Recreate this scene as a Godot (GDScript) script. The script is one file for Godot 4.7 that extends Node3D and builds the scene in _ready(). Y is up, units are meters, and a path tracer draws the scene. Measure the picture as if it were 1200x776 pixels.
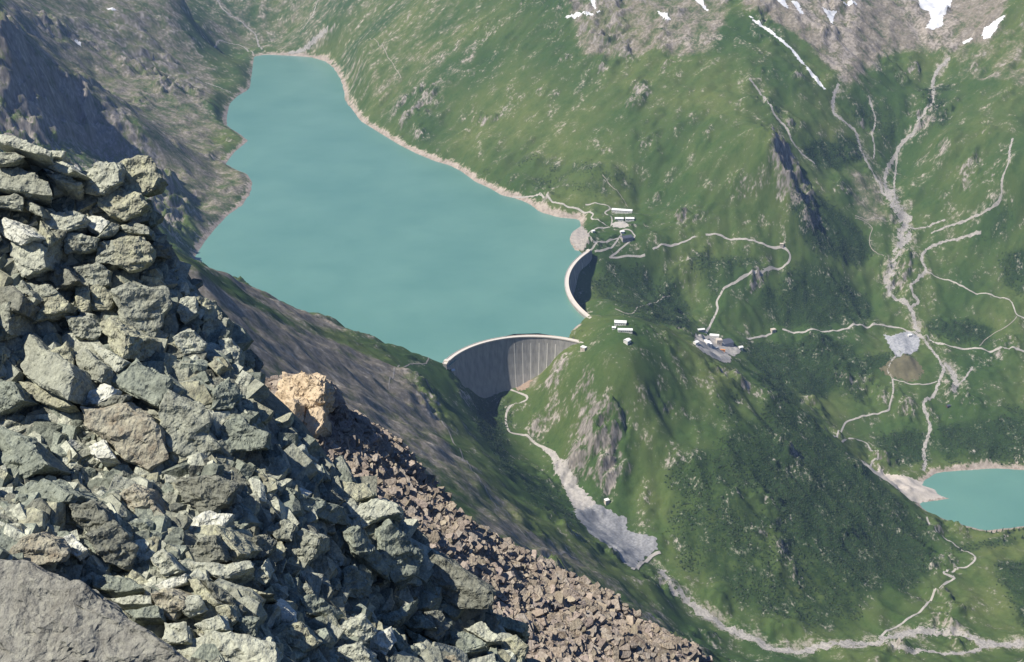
extends Node3D
# Alpine valley: two arch dams hold a turquoise reservoir, seen from a rocky summit. Metres, y up, y = 0 is the water of the upper reservoir.
const EYE := Vector3(0, 1262, 0)
const PITCH := 25.0
const FOCAL := 1500.0           # in widths of the 1200 x 776 photograph's pixels
const CREST := 9.0              # dam crest above the water
const LOW := -370.0             # level of the lower reservoir
var sun_dir := Vector3.ZERO     # towards the sun
var rng := RandomNumberGenerator.new()
var mats := {}
var used := {}

# ---------------------------------------------------------------- rays and world helpers
func ray(px: float, py: float) -> Vector3:
	var p := deg_to_rad(PITCH)
	return (Vector3(0, -sin(p), -cos(p)) + Vector3((px - 600.0) / FOCAL, 0, 0) - Vector3(0, cos(p), -sin(p)) * ((py - 388.0) / FOCAL)).normalized()

func at_height(px: float, py: float, h: float) -> Vector3:
	var d := ray(px, py)
	return EYE + d * ((h - EYE.y) / d.y)

func hit(px: float, py: float, fine := false) -> Vector3:
	var d := ray(px, py)
	var t := 1000.0
	var step := 25.0
	while t < 9000.0:
		var p := EYE + d * t
		if p.y < (ground(p.x, p.z) if fine else base_height(p.x, p.z)):
			break
		t += step
	var a := t - step
	var b := t
	for i in 9:
		var m := (a + b) * 0.5
		var q := EYE + d * m
		if q.y < (ground(q.x, q.z) if fine else base_height(q.x, q.z)):
			b = m
		else:
			a = m
	return EYE + d * b

func numbered(called: String) -> String:
	used[called] = used.get(called, 0) + 1
	return called if used[called] == 1 else "%s_%03d" % [called, used[called] - 1]

func thing(called: String, label: String, category: String, at := Vector3.ZERO, group := "") -> Node3D:
	var o := Node3D.new()
	o.name = numbered(called)
	add_child(o)
	o.position = at
	tag(o, label, category, group)
	return o

func tag(o: Node, label: String, category: String, group := "", kind := "") -> Node:
	if label: o.set_meta("label", label)
	if category: o.set_meta("category", category)
	if group: o.set_meta("group", group)
	if kind: o.set_meta("kind", kind)
	return o

func part(called: String, mesh: Mesh, m: Material, parent: Node, at := Vector3.ZERO) -> MeshInstance3D:
	var o := MeshInstance3D.new()
	o.name = numbered(called) if parent == self else called
	o.mesh = mesh
	o.material_override = m
	parent.add_child(o, true)
	o.position = at
	return o

func structure(called: String, mesh: Mesh, m: Material, label: String, category := "") -> MeshInstance3D:
	var o := part(called, mesh, m, self)
	tag(o, label, category, "", "structure")
	return o

func mesh_of(v: PackedVector3Array, idx: PackedInt32Array, n := PackedVector3Array(), uv := PackedVector2Array(), col := PackedColorArray()) -> ArrayMesh:
	var a := []
	a.resize(Mesh.ARRAY_MAX)
	a[Mesh.ARRAY_VERTEX] = v
	a[Mesh.ARRAY_INDEX] = idx
	if n.size(): a[Mesh.ARRAY_NORMAL] = n
	if uv.size(): a[Mesh.ARRAY_TEX_UV] = uv
	if col.size(): a[Mesh.ARRAY_COLOR] = col
	var m := ArrayMesh.new()
	m.add_surface_from_arrays(Mesh.PRIMITIVE_TRIANGLES, a)
	return m

func lin(r: float, g: float, b: float) -> Color:
	return Color(r, g, b).linear_to_srgb()

func mat(key: String, c: Color, rough := 0.9) -> StandardMaterial3D:
	if not mats.has(key):
		var m := StandardMaterial3D.new()
		m.resource_name = key
		m.albedo_color = c
		m.roughness = rough
		m.metallic_specular = 0.3
		mats[key] = m
	return mats[key]

func noise(sd: int, freq: float, octaves := 4, kind := FastNoiseLite.TYPE_SIMPLEX_SMOOTH, fractal := FastNoiseLite.FRACTAL_FBM) -> FastNoiseLite:
	var n := FastNoiseLite.new()
	n.seed = sd
	n.noise_type = kind
	n.frequency = freq
	n.fractal_type = fractal if octaves > 1 else FastNoiseLite.FRACTAL_NONE
	n.fractal_octaves = octaves
	return n

func _ready() -> void:
	rng.seed = 20
	camera_and_light()
	base_terrain()
	land_cover()
	terrain_tiles()
	lakes()
	dams()
	roads_and_streams()
	buildings()
	plants()
	scree_rib()
	rock_heap()

func camera_and_light() -> void:
	var cam := Camera3D.new()
	cam.name = "camera"
	cam.fov = 2.0 * rad_to_deg(atan(388.0 / FOCAL))
	cam.near = 0.1
	cam.far = 30000.0
	add_child(cam)
	cam.position = EYE
	cam.rotation_degrees = Vector3(-PITCH, 0, 0)
	cam.current = true
	var sky_m := ProceduralSkyMaterial.new()
	sky_m.sky_top_color = lin(0.11, 0.235, 0.60)
	sky_m.sky_horizon_color = lin(0.50, 0.60, 0.74)
	sky_m.sky_curve = 0.13
	sky_m.ground_bottom_color = lin(0.12, 0.13, 0.10)
	sky_m.ground_horizon_color = lin(0.35, 0.42, 0.50)
	sky_m.sun_angle_max = 0.0
	var sky := Sky.new()
	sky.sky_material = sky_m
	var e := Environment.new()
	e.background_mode = Environment.BG_SKY
	e.sky = sky
	e.background_energy_multiplier = 0.45
	e.tonemap_mode = Environment.TONE_MAPPER_LINEAR
	e.tonemap_exposure = 1.5
	e.sdfgi_enabled = true
	e.ssao_enabled = true
	e.ssil_enabled = true
	e.fog_enabled = true
	e.fog_density = 0.00003
	e.fog_light_color = lin(0.36, 0.55, 1.0)
	var w := WorldEnvironment.new()
	w.name = "world_environment"
	w.environment = e
	add_child(w)
	var el := deg_to_rad(53.0)
	var az := deg_to_rad(16.0)   # behind the picture plane
	sun_dir = Vector3(-cos(el) * cos(az), sin(el), cos(el) * sin(az))
	var sun := DirectionalLight3D.new()
	sun.name = "sun"
	sun.light_energy = 1.6
	sun.light_color = Color(1.0, 0.965, 0.91)
	sun.light_angular_distance = 0.5
	sun.shadow_enabled = true
	add_child(sun)
	sun.look_at_from_position(Vector3.ZERO, -sun_dir)

# ---------------------------------------------------------------- the shape of the land
# Survey points: picture position and height above the upper reservoir.
const SURVEY := [
	# far slope right of the reservoir
	[400,0,220],[400,62,55],[500,0,340],[500,100,150],[450,130,45],[600,0,400],[600,100,210],[600,180,75],[540,150,70],[700,0,440],[700,100,250],[700,200,100],[650,210,50],[800,0,450],[800,100,280],[800,200,110],[740,150,190],
	[900,0,470],[900,80,330],[870,200,140],[893,150,248],[912,178,172],[906,180,192],[924,207,112],[925,215,122],[944,242,45],[945,248,52],[963,272,-15],[985,275,-30],[1000,0,455],[1000,100,270],[1000,200,85],[1060,200,55],[1090,100,240],[1100,0,430],[1150,200,110],[1120,160,180],[1180,100,290],[1200,0,480],[1200,180,190],[1200,250,40],
	[760,240,22],[740,255,16],[710,268,12],[690,262,9],[700,285,11],[760,290,-8],[820,277,0],[850,240,60],[820,240,55],
	# behind the hill, down to the lower reservoir
	[700,320,-45],[720,335,-60],[700,350,-20],[760,330,-90],[745,355,-62],[800,345,-118],[850,330,-88],[870,360,-130],[925,295,-42],[890,280,-10],[950,330,-108],[950,400,-205],[900,250,40],[1000,300,-80],[1000,350,-160],[1060,260,-30],[1060,320,-112],[1075,385,-214],[1150,300,-70],[1150,350,-150],[1200,330,-105],[1200,412,-228],
	[835,398,-168],[850,412,-178],[890,420,-210],[920,392,-200],[930,440,-240],[880,393,-196],[960,485,-282],[1050,430,-248],[1120,440,-258],[1200,450,-270],[1000,495,-318],[1100,492,-312],[1180,485,-300],[1055,500,-322],[1050,545,-362],[1030,560,-362],
	# hill between the dams and its long spur
	[730,385,62],[700,385,40],[690,400,16],[684,377,6],[676,385,4],[668,392,3],[690,385,25],[745,374,52],[715,400,50],[780,392,22],[815,412,-22],[860,436,-75],[905,462,-128],[940,485,-175],[975,512,-218],[1025,552,-272],[1070,592,-318],[1115,640,-352],
	[700,440,0],[740,430,25],[790,460,-50],[700,460,-32],[730,480,-52],[650,500,-132],[700,520,-108],[800,500,-105],[780,560,-160],[740,560,-165],[760,610,-214],[850,600,-192],[850,520,-120],[900,520,-155],[950,600,-238],[850,680,-262],[920,660,-262],[1000,680,-310],[1050,640,-330],[900,720,-298],
	# gorge below the near dam and the gravel river
	[560,475,-128],[590,472,-124],[615,452,-104],[640,442,-66],[575,455,-112],[660,422,-20],[590,490,-145],[600,512,-160],[640,525,-176],[665,560,-195],[690,590,-206],[740,640,-234],[772,662,-246],[800,700,-275],[870,746,-310],[950,764,-325],[1050,748,-335],[1150,755,-343],[1200,756,-345],[1100,700,-346],[1140,655,-354],[1200,680,-350],[1180,620,-366],[1105,612,-366],
	# near flank: shoulder against the lake and the face below it
	[210,299,520],[250,318,380],[300,341,250],[340,360,165],[370,376,105],[400,383,72],[440,394,38],[480,409,22],[515,424,10],[535,440,-25],[540,462,-85],[350,430,330],[300,390,400],[400,420,200],[450,450,150],[450,500,230],[500,460,60],[520,510,50],[550,560,115],[560,510,-40],[600,560,-60],[600,620,65],[650,600,-110],[700,640,-160],[700,690,-50],[760,690,-200],[740,720,-70],[830,770,-280],[790,740,-210],
	# far left slope and the shaded spur
	[330,0,150],[330,42,22],[280,50,18],[220,0,260],[240,60,42],[250,100,30],[200,100,100],[150,50,190],[100,100,150],[100,0,330],[0,0,440],[200,160,60],[245,200,22],[225,240,28],[200,195,92],
	[0,20,560],[60,75,400],[110,108,300],[165,150,200],[195,200,135],[213,235,95],[226,272,48],[200,242,38],[216,274,10],[0,150,300],[100,170,178],[150,190,120],[185,215,58],[0,80,440]]
# Ground under the dams: position on the crest in the picture, height of the rock below it
const DAM_FOOT := [[530,418,-15],[544,410,-50],[566,402,-92],[588,397,-108],[609,394,-110],[631,393,-88],[653,395,-48],[671,398,-10],[680,303,-20],[668,315,-55],[664,330,-78],[665,344,-70],[672,357,-35],[684,368,-8]]
# Points known on the map (x, z, height): out of sight, so that the land goes on.
const MAP_POINTS := [
	[0,0,1248],[60,-20,1205],[-60,-10,1252],[200,-60,1040],[-220,40,1240],[0,160,1215],[-400,-200,1130],[-800,-300,1180],[-1500,-300,1250],[-1500,300,1300],[0,400,1150],[500,200,980],[1500,200,700],
	[0,-150,1080],[100,-200,960],[0,-400,880],[300,-400,760],[-300,-500,930],[-700,-800,930],[-1200,-1000,980],[-150,-900,640],[200,-900,440],[500,-700,500],[400,-1300,130],[900,-900,380],[1400,-900,350],[800,-1400,60],[1300,-1500,0],[1700,-1700,-80],
	[-500,-1400,600],[-900,-1600,680],[-1300,-1900,620],[-1000,-2300,420],[-700,-2300,330],[-1450,-2700,330],[-1300,-3020,330],[-1100,-3060,265],[-1900,-2600,800],[-2200,-1500,900],[-1000,-2700,210],[-880,-2960,125],[-1000,-2950,215],[-820,-2750,120],
	[1600,-2600,-372],[1500,-3000,-250],[1900,-3000,-200],[2200,-2400,-300],[1700,-3500,60],[2200,-3800,330],[1800,-4400,520],[2400,-4600,700],
	[500,-5200,760],[1200,-5200,800],[0,-5700,700],[-500,-6300,620],[-900,-7200,600],[-1500,-7000,300],[-2000,-7000,500],[-2400,-6000,700],[-2600,-4800,850],[-2600,-8000,1100],[0,-8200,1500],[1500,-7500,1500],[2800,-6500,1300],[2900,-8200,1600],[-2800,-3500,1000],[-1200,-8300,900],[2900,-300,700],[-2900,-200,1300],
	[200,-2900,-60],[260,-3080,-95]]
# Shore of the upper reservoir, clockwise in the picture; the last field is 1 where the edge to the next point is a dam.
const SHORE := [[298,66],[311,64],[335,65],[365,67],[382,72],[392,80],[399,92],[403,103],[405,118],[423,142],[447,157],[465,168],[484,178],[510,189],[528,194],[541,201],[557,213],[575,221],[588,229],[602,232],[614,236],[624,241],[632,248],[655,255],[679,257],[681,265],[671,272],[667,281],[672,290],[683,297,1],[664,318,1],[658,338,1],[664,356,1],[683,376],[674,384],[664,393,1],[632,388,1],[600,389,1],[566,398,1],[540,410,1],[521,428],[480,418],[440,404],[400,394],[370,386],[335,370],[300,352],[260,331],[232,312],[228,302],[240,283],[252,268],[266,253],[284,240],[293,227],[296,214],[290,204],[277,199],[264,192],[275,178],[291,165],[281,157],[265,148],[266,135],[269,121],[279,112],[292,104],[294,90]]
const LOW_SHORE := [[1200,551],[1166,549],[1132,551],[1098,554],[1084,563],[1079,570],[1096,573],[1098,579],[1115,584],[1096,587],[1076,589],[1083,598],[1105,608],[1124,614],[1155,622],[1200,617],[1320,612],[1430,590],[1430,560],[1320,548]]
var X0 := -3100.0
var Z0 := -8500.0
const CELL := 40.0
var NX := 156
var NZ := 225
var coarse := PackedFloat32Array()
var shore := PackedVector2Array()
var shore_dam := PackedByteArray()
var low_shore := PackedVector2Array()
# distance to the shores, on a finer map
const SDC := 20.0
var sd_x := 0.0
var sd_z := 0.0
var sd_nx := 0
var sd_nz := 0
var sd_map := PackedFloat32Array()
var dam_map := PackedFloat32Array()
var low_x := 0.0
var low_z := 0.0
var low_nx := 0
var low_nz := 0
var low_map := PackedFloat32Array()

func base_terrain() -> void:
	var pts := PackedVector3Array()
	for s in SURVEY:
		var p := at_height(s[0], s[1], s[2])
		pts.append(Vector3(p.x, s[2], p.z))
	for s in DAM_FOOT:
		var p := at_height(s[0], s[1], CREST)
		pts.append(Vector3(p.x, s[2], p.z))
	for s in MAP_POINTS:
		pts.append(Vector3(s[0], s[2], s[1]))
	var n := pts.size()
	var w := fit(pts, 30.0, 8.0)
	coarse.resize(NX * NZ)
	var px := PackedFloat64Array()
	var pz := PackedFloat64Array()
	for p in pts:
		px.append(p.x)
		pz.append(p.z)
	for j in NZ:
		var z := Z0 + j * CELL
		for i in NX:
			var x := X0 + i * CELL
			var h := w[n] + w[n + 1] * x + w[n + 2] * z
			for k in n:
				var dx := x - px[k]
				var dz := z - pz[k]
				h += w[k] * sqrt(dx * dx + dz * dz + 900.0)
			coarse[j * NX + i] = h
	for s in SHORE:
		var p := at_height(s[0], s[1], 0.0)
		shore.append(Vector2(p.x, p.z))
		shore_dam.append(1 if s.size() > 2 else 0)
	for s in LOW_SHORE:
		var p := at_height(s[0], s[1], LOW)
		low_shore.append(Vector2(p.x, p.z))
	# signed distance maps
	var box := Rect2(shore[0], Vector2.ZERO)
	for p in shore: box = box.expand(p)
	box = box.grow(140)
	sd_x = box.position.x
	sd_z = box.position.y
	sd_nx = int(box.size.x / SDC) + 2
	sd_nz = int(box.size.y / SDC) + 2
	sd_map.resize(sd_nx * sd_nz)
	dam_map.resize(sd_nx * sd_nz)
	var inside := mask_of([shore], sd_x, sd_z, SDC, sd_nx, sd_nz)
	for j in sd_nz:
		for i in sd_nx:
			var p := Vector2(sd_x + i * SDC, sd_z + j * SDC)
			var best := 1e12
			var near_dam := 1e12
			var near_land := 1e12
			for k in shore.size():
				var q := nearest_on(p, shore[k], shore[(k + 1) % shore.size()])
				var d := q.distance_squared_to(p)
				if d < best: best = d
				if shore_dam[k]: near_dam = minf(near_dam, d)
				else: near_land = minf(near_land, d)
			sd_map[j * sd_nx + i] = sqrt(best) * (-1.0 if inside[j * sd_nx + i] else 1.0)
			var land := inside[j * sd_nx + i] == 0
			dam_map[j * sd_nx + i] = (1.0 - smoothstep(-8.0, 16.0, sqrt(near_dam) - sqrt(near_land))) * (1.0 if land else 1.0 - smoothstep(20.0, 50.0, sqrt(near_dam)))
	box = Rect2(low_shore[0], Vector2.ZERO)
	for p in low_shore: box = box.expand(p)
	box = box.grow(140)
	low_x = box.position.x
	low_z = box.position.y
	low_nx = int(box.size.x / SDC) + 2
	low_nz = int(box.size.y / SDC) + 2
	low_map.resize(low_nx * low_nz)
	inside = mask_of([low_shore], low_x, low_z, SDC, low_nx, low_nz)
	for j in low_nz:
		for i in low_nx:
			var p := Vector2(low_x + i * SDC, low_z + j * SDC)
			var best := 1e12
			for k in low_shore.size():
				best = minf(best, nearest_on(p, low_shore[k], low_shore[(k + 1) % low_shore.size()]).distance_squared_to(p))
			low_map[j * low_nx + i] = sqrt(best) * (-1.0 if inside[j * low_nx + i] else 1.0)

# weights of a smooth surface through scattered points
func fit(pts: PackedVector3Array, soft: float, ease: float) -> PackedFloat64Array:
	var n := pts.size()
	var m := n + 3
	var rows := []
	for i in m:
		var r := PackedFloat64Array()
		r.resize(m + 1)
		rows.append(r)
	for i in n:
		for j in n:
			rows[i][j] = sqrt((pts[i].x - pts[j].x) ** 2 + (pts[i].z - pts[j].z) ** 2 + soft * soft)
		rows[i][i] -= ease
		rows[i][n] = 1.0
		rows[i][n + 1] = pts[i].x
		rows[i][n + 2] = pts[i].z
		rows[n][i] = 1.0
		rows[n + 1][i] = pts[i].x
		rows[n + 2][i] = pts[i].z
		rows[i][m] = pts[i].y
	for c in m:
		var best := c
		for r in range(c + 1, m):
			if absf(rows[r][c]) > absf(rows[best][c]):
				best = r
		var t = rows[c]
		rows[c] = rows[best]
		rows[best] = t
		var prow: PackedFloat64Array = rows[c]
		for r in range(c + 1, m):
			var rr: PackedFloat64Array = rows[r]
			var f := rr[c] / prow[c]
			if f != 0.0:
				for k in range(c, m + 1):
					rr[k] -= f * prow[k]
				rows[r] = rr
	var w := PackedFloat64Array()
	w.resize(m)
	for c in range(m - 1, -1, -1):
		var s: float = rows[c][m]
		for k in range(c + 1, m):
			s -= rows[c][k] * w[k]
		w[c] = s / rows[c][c]
	return w

func fitted(pts: PackedVector3Array, w: PackedFloat64Array, soft: float, x: float, z: float) -> float:
	var n := pts.size()
	var h := w[n] + w[n + 1] * x + w[n + 2] * z
	for k in n:
		var dx := x - pts[k].x
		var dz := z - pts[k].z
		h += w[k] * sqrt(dx * dx + dz * dz + soft * soft)
	return h

func nearest_on(p: Vector2, a: Vector2, b: Vector2) -> Vector2:
	var d := b - a
	return a + d * clampf((p - a).dot(d) / maxf(d.length_squared(), 1e-9), 0.0, 1.0)

# 1 inside any of the polygons, on a map of nx x nz points
func mask_of(polys: Array, x0: float, z0: float, cell: float, nx: int, nz: int) -> PackedByteArray:
	var out := PackedByteArray()
	out.resize(nx * nz)
	for poly in polys:
		fill_polygon(out, poly, x0, z0, cell, nx, nz, 1)
	return out

func fill_polygon(out: PackedByteArray, poly: PackedVector2Array, x0: float, z0: float, cell: float, nx: int, nz: int, value: int) -> void:
	var n := poly.size()
	for j in nz:
		var z := z0 + j * cell
		var xs := PackedFloat32Array()
		for k in n:
			var a := poly[k]
			var b := poly[(k + 1) % n]
			if (a.y <= z) != (b.y <= z):
				xs.append(a.x + (z - a.y) / (b.y - a.y) * (b.x - a.x))
		xs.sort()
		for k in range(0, xs.size() - 1, 2):
			var i0 := maxi(0, ceili((xs[k] - x0) / cell))
			var i1 := mini(nx - 1, floori((xs[k + 1] - x0) / cell))
			for i in range(i0, i1 + 1):
				if out[j * nx + i] < value: out[j * nx + i] = value

func bilinear(a: PackedFloat32Array, nx: int, nz: int, u: float, v: float) -> float:
	var i := clampi(int(u), 0, nx - 2)
	var j := clampi(int(v), 0, nz - 2)
	var fu := clampf(u - i, 0.0, 1.0)
	var fv := clampf(v - j, 0.0, 1.0)
	var k := j * nx + i
	return lerpf(lerpf(a[k], a[k + 1], fu), lerpf(a[k + nx], a[k + nx + 1], fu), fv)

func coarse_height(x: float, z: float) -> float:
	var u := clampf((x - X0) / CELL, 1.0, NX - 2.001)
	var v := clampf((z - Z0) / CELL, 1.0, NZ - 2.001)
	var i := int(u)
	var j := int(v)
	var fu := u - i
	var fv := v - j
	var k := (j - 1) * NX + i
	var r0 := cubic_interpolate(coarse[k], coarse[k + 1], coarse[k - 1], coarse[k + 2], fu)
	k += NX
	var r1 := cubic_interpolate(coarse[k], coarse[k + 1], coarse[k - 1], coarse[k + 2], fu)
	k += NX
	var r2 := cubic_interpolate(coarse[k], coarse[k + 1], coarse[k - 1], coarse[k + 2], fu)
	k += NX
	var r3 := cubic_interpolate(coarse[k], coarse[k + 1], coarse[k - 1], coarse[k + 2], fu)
	return cubic_interpolate(r1, r2, r0, r3, fv)

var shore_weight := 0.0     # set by base_height: 1 at a shore, where the fine relief fades
var shore_far := 999.0      # set by base_height: metres to the nearer shore (not a dam)
func base_height(x: float, z: float) -> float:
	var h := coarse_height(x, z)
	shore_weight = 0.0
	shore_far = 999.0
	var u := (x - sd_x) / SDC
	var v := (z - sd_z) / SDC
	if u >= 0 and v >= 0 and u < sd_nx - 1 and v < sd_nz - 1:
		var d := bilinear(sd_map, sd_nx, sd_nz, u, v)
		var dam := bilinear(dam_map, sd_nx, sd_nz, u, v)
		var w := (1.0 - dam) * (1.0 if d < 0 else 1.0 - smoothstep(18.0, 95.0, d))
		var target := maxf(-35.0, d * 0.55) - 0.4 if d < 0 else 0.42 * d
		if dam > 0.0 and d < 0: h = minf(h, lerpf(h, -40.0, dam))
		if d > 0: target = maxf(target, minf(h, 0.75 * d))
		h = lerpf(h, target, w)
		shore_weight = w * (1.0 - smoothstep(4.0, 40.0, d))
		shore_far = d + dam * 200.0
	u = (x - low_x) / SDC
	v = (z - low_z) / SDC
	if u >= 0 and v >= 0 and u < low_nx - 1 and v < low_nz - 1:
		var d := bilinear(low_map, low_nx, low_nz, u, v)
		var w := 1.0 if d < 0 else 1.0 - smoothstep(15.0, 80.0, d)
		var target := LOW + (maxf(-25.0, d * 0.4) - 0.4 if d < 0 else 0.25 * d)
		if d > 0: target = maxf(target, minf(h, LOW + 0.6 * d))
		h = lerpf(h, target, w)
		shore_weight = maxf(shore_weight, w * (1.0 - smoothstep(4.0, 30.0, d)))
		shore_far = minf(shore_far, d)
	return h

# ---------------------------------------------------------------- what grows and lies on the land, as maps of 10 m
const ROCK := 0
const DRY := 1
const SHRUB := 2
const PALE := 3
const COVER := [
	# [kind, strength, outline in the picture]
	[DRY,0.75,[0,-40,225,-40,215,40,250,80,255,110,240,130,262,150,250,165,285,205,296,216,240,290,200,230,170,170,0,120]],
	[DRY,0.55,[235,-30,420,-60,400,10,380,55,330,62,300,58,240,40]],
	[ROCK,0.75,[20,10,140,5,190,60,235,95,240,115,190,110,170,90,120,60,60,40]],
	[ROCK,0.8,[170,15,200,20,235,50,232,62,205,40]],
	[ROCK,0.9,[-20,30,10,30,60,78,110,110,165,150,200,205,225,270,160,260,0,200]],
	[ROCK,0.5,[75,90,130,105,165,150,190,175,160,150,110,120]],
	[DRY,1.0,[100,290,205,314,250,334,300,356,370,391,430,415,470,432,495,470,530,510,470,492,400,482,330,455,260,430,120,380]],[DRY,0.6,[300,380,400,400,440,420,520,520,600,600,560,600,450,520,350,470]],
	[DRY,0.5,[380,480,470,480,560,560,640,630,720,680,790,730,840,780,700,720,600,640,500,560]],
	[DRY,0.9,[520,600,580,600,640,635,700,655,690,668,640,655,580,625]],
	[ROCK,0.6,[470,435,500,440,515,470,520,500,500,490,480,460]],
	[ROCK,0.5,[530,435,545,445,552,470,540,480,528,460]],
	# mountain side right of the reservoir
	[DRY,0.35,[400,-20,520,-30,560,60,540,120,470,150,410,110,392,70]],
	[ROCK,0.6,[455,128,480,108,512,88,530,92,505,130,480,150,462,148]],
	[ROCK,0.55,[440,40,455,25,462,60,448,62]],[ROCK,0.45,[520,60,560,30,600,15,570,50,530,85]],
	[ROCK,0.6,[578,112,600,98,612,105,604,140,585,140]],[ROCK,0.5,[620,85,640,80,628,118,618,112]],
	[ROCK,0.5,[540,130,555,128,552,150,542,150]],[ROCK,0.5,[615,190,632,186,630,204,618,206]],
	[ROCK,0.7,[655,-20,720,-30,735,30,745,80,720,70,690,62,672,40]],[DRY,0.8,[650,-20,860,-40,850,20,835,60,800,70,770,62,730,70,680,70]],
	[ROCK,0.75,[728,105,745,92,760,100,756,130,735,128]],[ROCK,0.6,[765,20,785,20,780,68,765,62]],
	[ROCK,0.55,[750,140,775,150,775,190,760,185]],
	[ROCK,0.95,[894,152,906,148,925,185,950,225,962,262,958,275,940,250,925,225,900,195]],
	[PALE,0.35,[780,40,850,40,840,62,800,60]],
	# stony basin and gullies top right
	[DRY,1.0,[842,-40,1150,-40,1180,0,1165,45,1125,55,1112,66,1078,60,1045,55,1020,75,1000,95,985,100,972,80,945,50,910,30,870,10]],
	[PALE,0.6,[900,-30,1010,-30,1000,60,990,95,978,98,955,40,930,20]],[PALE,0.55,[1040,-30,1090,-30,1130,55,1110,66,1080,58,1060,30]],
	[ROCK,0.7,[935,-30,1000,-30,995,10,960,12]],[ROCK,0.8,[880,-10,905,-5,902,32,885,28]],
	[ROCK,0.5,[1030,72,1075,68,1082,92,1045,92]],[ROCK,0.7,[1062,130,1085,108,1100,122,1080,160,1060,168]],
	[ROCK,0.6,[1095,165,1112,160,1118,190,1102,188]],[ROCK,0.6,[1115,185,1155,165,1160,205,1125,235,1112,220]],[DRY,0.5,[1110,60,1200,20,1210,110,1130,100]],
	[ROCK,0.55,[975,165,1000,168,1000,190,978,186]],[DRY,0.6,[985,185,1030,215,1040,260,1010,262,990,230]],
	# the hill and its spur
	[ROCK,0.88,[682,472,700,462,722,462,733,480,735,515,728,555,708,588,690,570,672,548,662,525,680,510]],
	[PALE,0.35,[690,520,718,520,712,580,690,560]],
	[ROCK,0.8,[608,486,640,480,642,503,618,508]],[ROCK,0.75,[628,452,645,430,668,408,668,430,655,452,640,455]],
	[ROCK,0.7,[655,392,676,384,690,395,680,402,664,400]],[DRY,0.8,[596,448,622,440,628,452,612,462]],[ROCK,0.55,[730,545,745,540,742,590,732,590]],
	[ROCK,0.6,[880,612,920,610,930,650,905,665,890,640]],
	[DRY,0.3,[620,470,680,470,700,560,640,520]],
	# shrubs
	[SHRUB,0.62,[700,300,760,300,800,330,815,395,760,378,720,365,695,340]],[SHRUB,0.85,[752,340,800,352,812,395,790,385,760,372]],[SHRUB,0.55,[800,290,900,300,870,330,830,350,815,330]],
	[SHRUB,0.85,[905,372,940,330,985,322,1015,345,1022,368,1000,382,940,384]],[SHRUB,0.75,[925,215,960,225,1010,265,1022,295,985,312,945,285,925,250]],[SHRUB,0.6,[880,335,940,300,990,320,940,360,895,372]],
	[SHRUB,0.85,[876,398,960,392,1012,405,1000,420,950,440,905,446,872,425]],[SHRUB,0.8,[920,440,975,425,1040,414,1042,430,985,452,935,465]],[SHRUB,0.7,[868,432,915,442,940,474,905,466]],[SHRUB,0.6,[980,455,1015,455,1015,470,985,470]],
	[SHRUB,0.9,[1082,372,1160,376,1162,398,1120,402,1085,392]],[SHRUB,0.7,[1165,296,1210,285,1210,345,1172,335]],[SHRUB,0.75,[1140,290,1175,235,1180,262,1150,285]],
	[SHRUB,0.85,[1025,512,1062,502,1085,505,1085,540,1055,545,1030,540]],[SHRUB,0.8,[1092,495,1215,488,1215,540,1160,538,1095,536]],[SHRUB,0.6,[1165,470,1200,470,1200,485,1165,485]],
	[SHRUB,0.9,[932,160,1005,158,1010,185,985,195,945,184]],[SHRUB,0.6,[1070,95,1110,100,1110,150,1080,150]],[SHRUB,0.5,[980,110,1060,120,1050,170,1010,150]],
	[SHRUB,0.62,[780,545,830,520,880,482,925,470,975,515,1050,580,1085,620,1097,665,1060,692,1005,702,940,735,880,722,820,668,790,610]],
	[SHRUB,0.95,[905,500,935,485,985,530,1050,590,1085,630,1080,665,1010,690,960,660,930,620,900,580,880,540]],[SHRUB,0.9,[960,520,1040,575,1092,650,1050,670,980,600]],
	[SHRUB,0.45,[770,600,800,560,860,640,850,690,790,670]],
	[SHRUB,0.8,[1160,660,1215,650,1215,712,1175,700]],[SHRUB,0.6,[1175,690,1215,700,1215,735,1190,735]],[SHRUB,0.6,[1105,640,1200,622,1205,632,1120,648]],
	[SHRUB,0.7,[552,452,585,455,590,480,592,530,570,520,545,480]],[SHRUB,0.55,[610,505,660,510,650,530,620,520]],[SHRUB,0.5,[840,440,870,460,860,500,835,480]],[SHRUB,0.4,[560,500,640,560,690,620,650,620,580,560]],
	[SHRUB,0.45,[450,150,520,180,600,215,600,228,540,198,470,165]],[SHRUB,0.35,[600,180,700,190,760,220,700,235,620,225]],[SHRUB,0.5,[960,680,1010,702,1000,740,930,740]],
]
# The same with heights known, where the ground ends against the sky line of its own ridge
const COVER_HIGH := [
	[DRY,0.95,[120,262,640, 200,290,520, 250,312,370, 300,336,240, 340,354,150, 372,372,95, 400,386,80, 400,400,110, 340,400,240, 250,350,360, 150,320,520]],
	[ROCK,1.0,[-60,10,580, 0,18,560, 60,73,400, 110,106,300, 165,148,195, 205,213,70, 228,270,15, 185,232,38, 150,202,95, 100,188,150, 0,175,270, -60,150,330]],
	[DRY,0.9,[150,330,560, 250,380,420, 350,430,330, 450,480,210, 520,520,60, 560,570,110, 420,520,260, 300,470,430, 150,420,600]],
	[DRY,0.6,[372,372,95, 400,381,60, 425,388,40, 440,400,50, 400,400,110]],
]
const MAP := 10.0
var map_nx := 620
var map_nz := 900
var cover := []         # Image L8 for each kind
var cover_bytes := []

func world_outline(flat: Array) -> PackedVector2Array:
	var out := PackedVector2Array()
	for k in range(0, flat.size(), 2):
		var p := hit(flat[k], flat[k + 1])
		out.append(Vector2(p.x, p.z))
	return out

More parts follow.
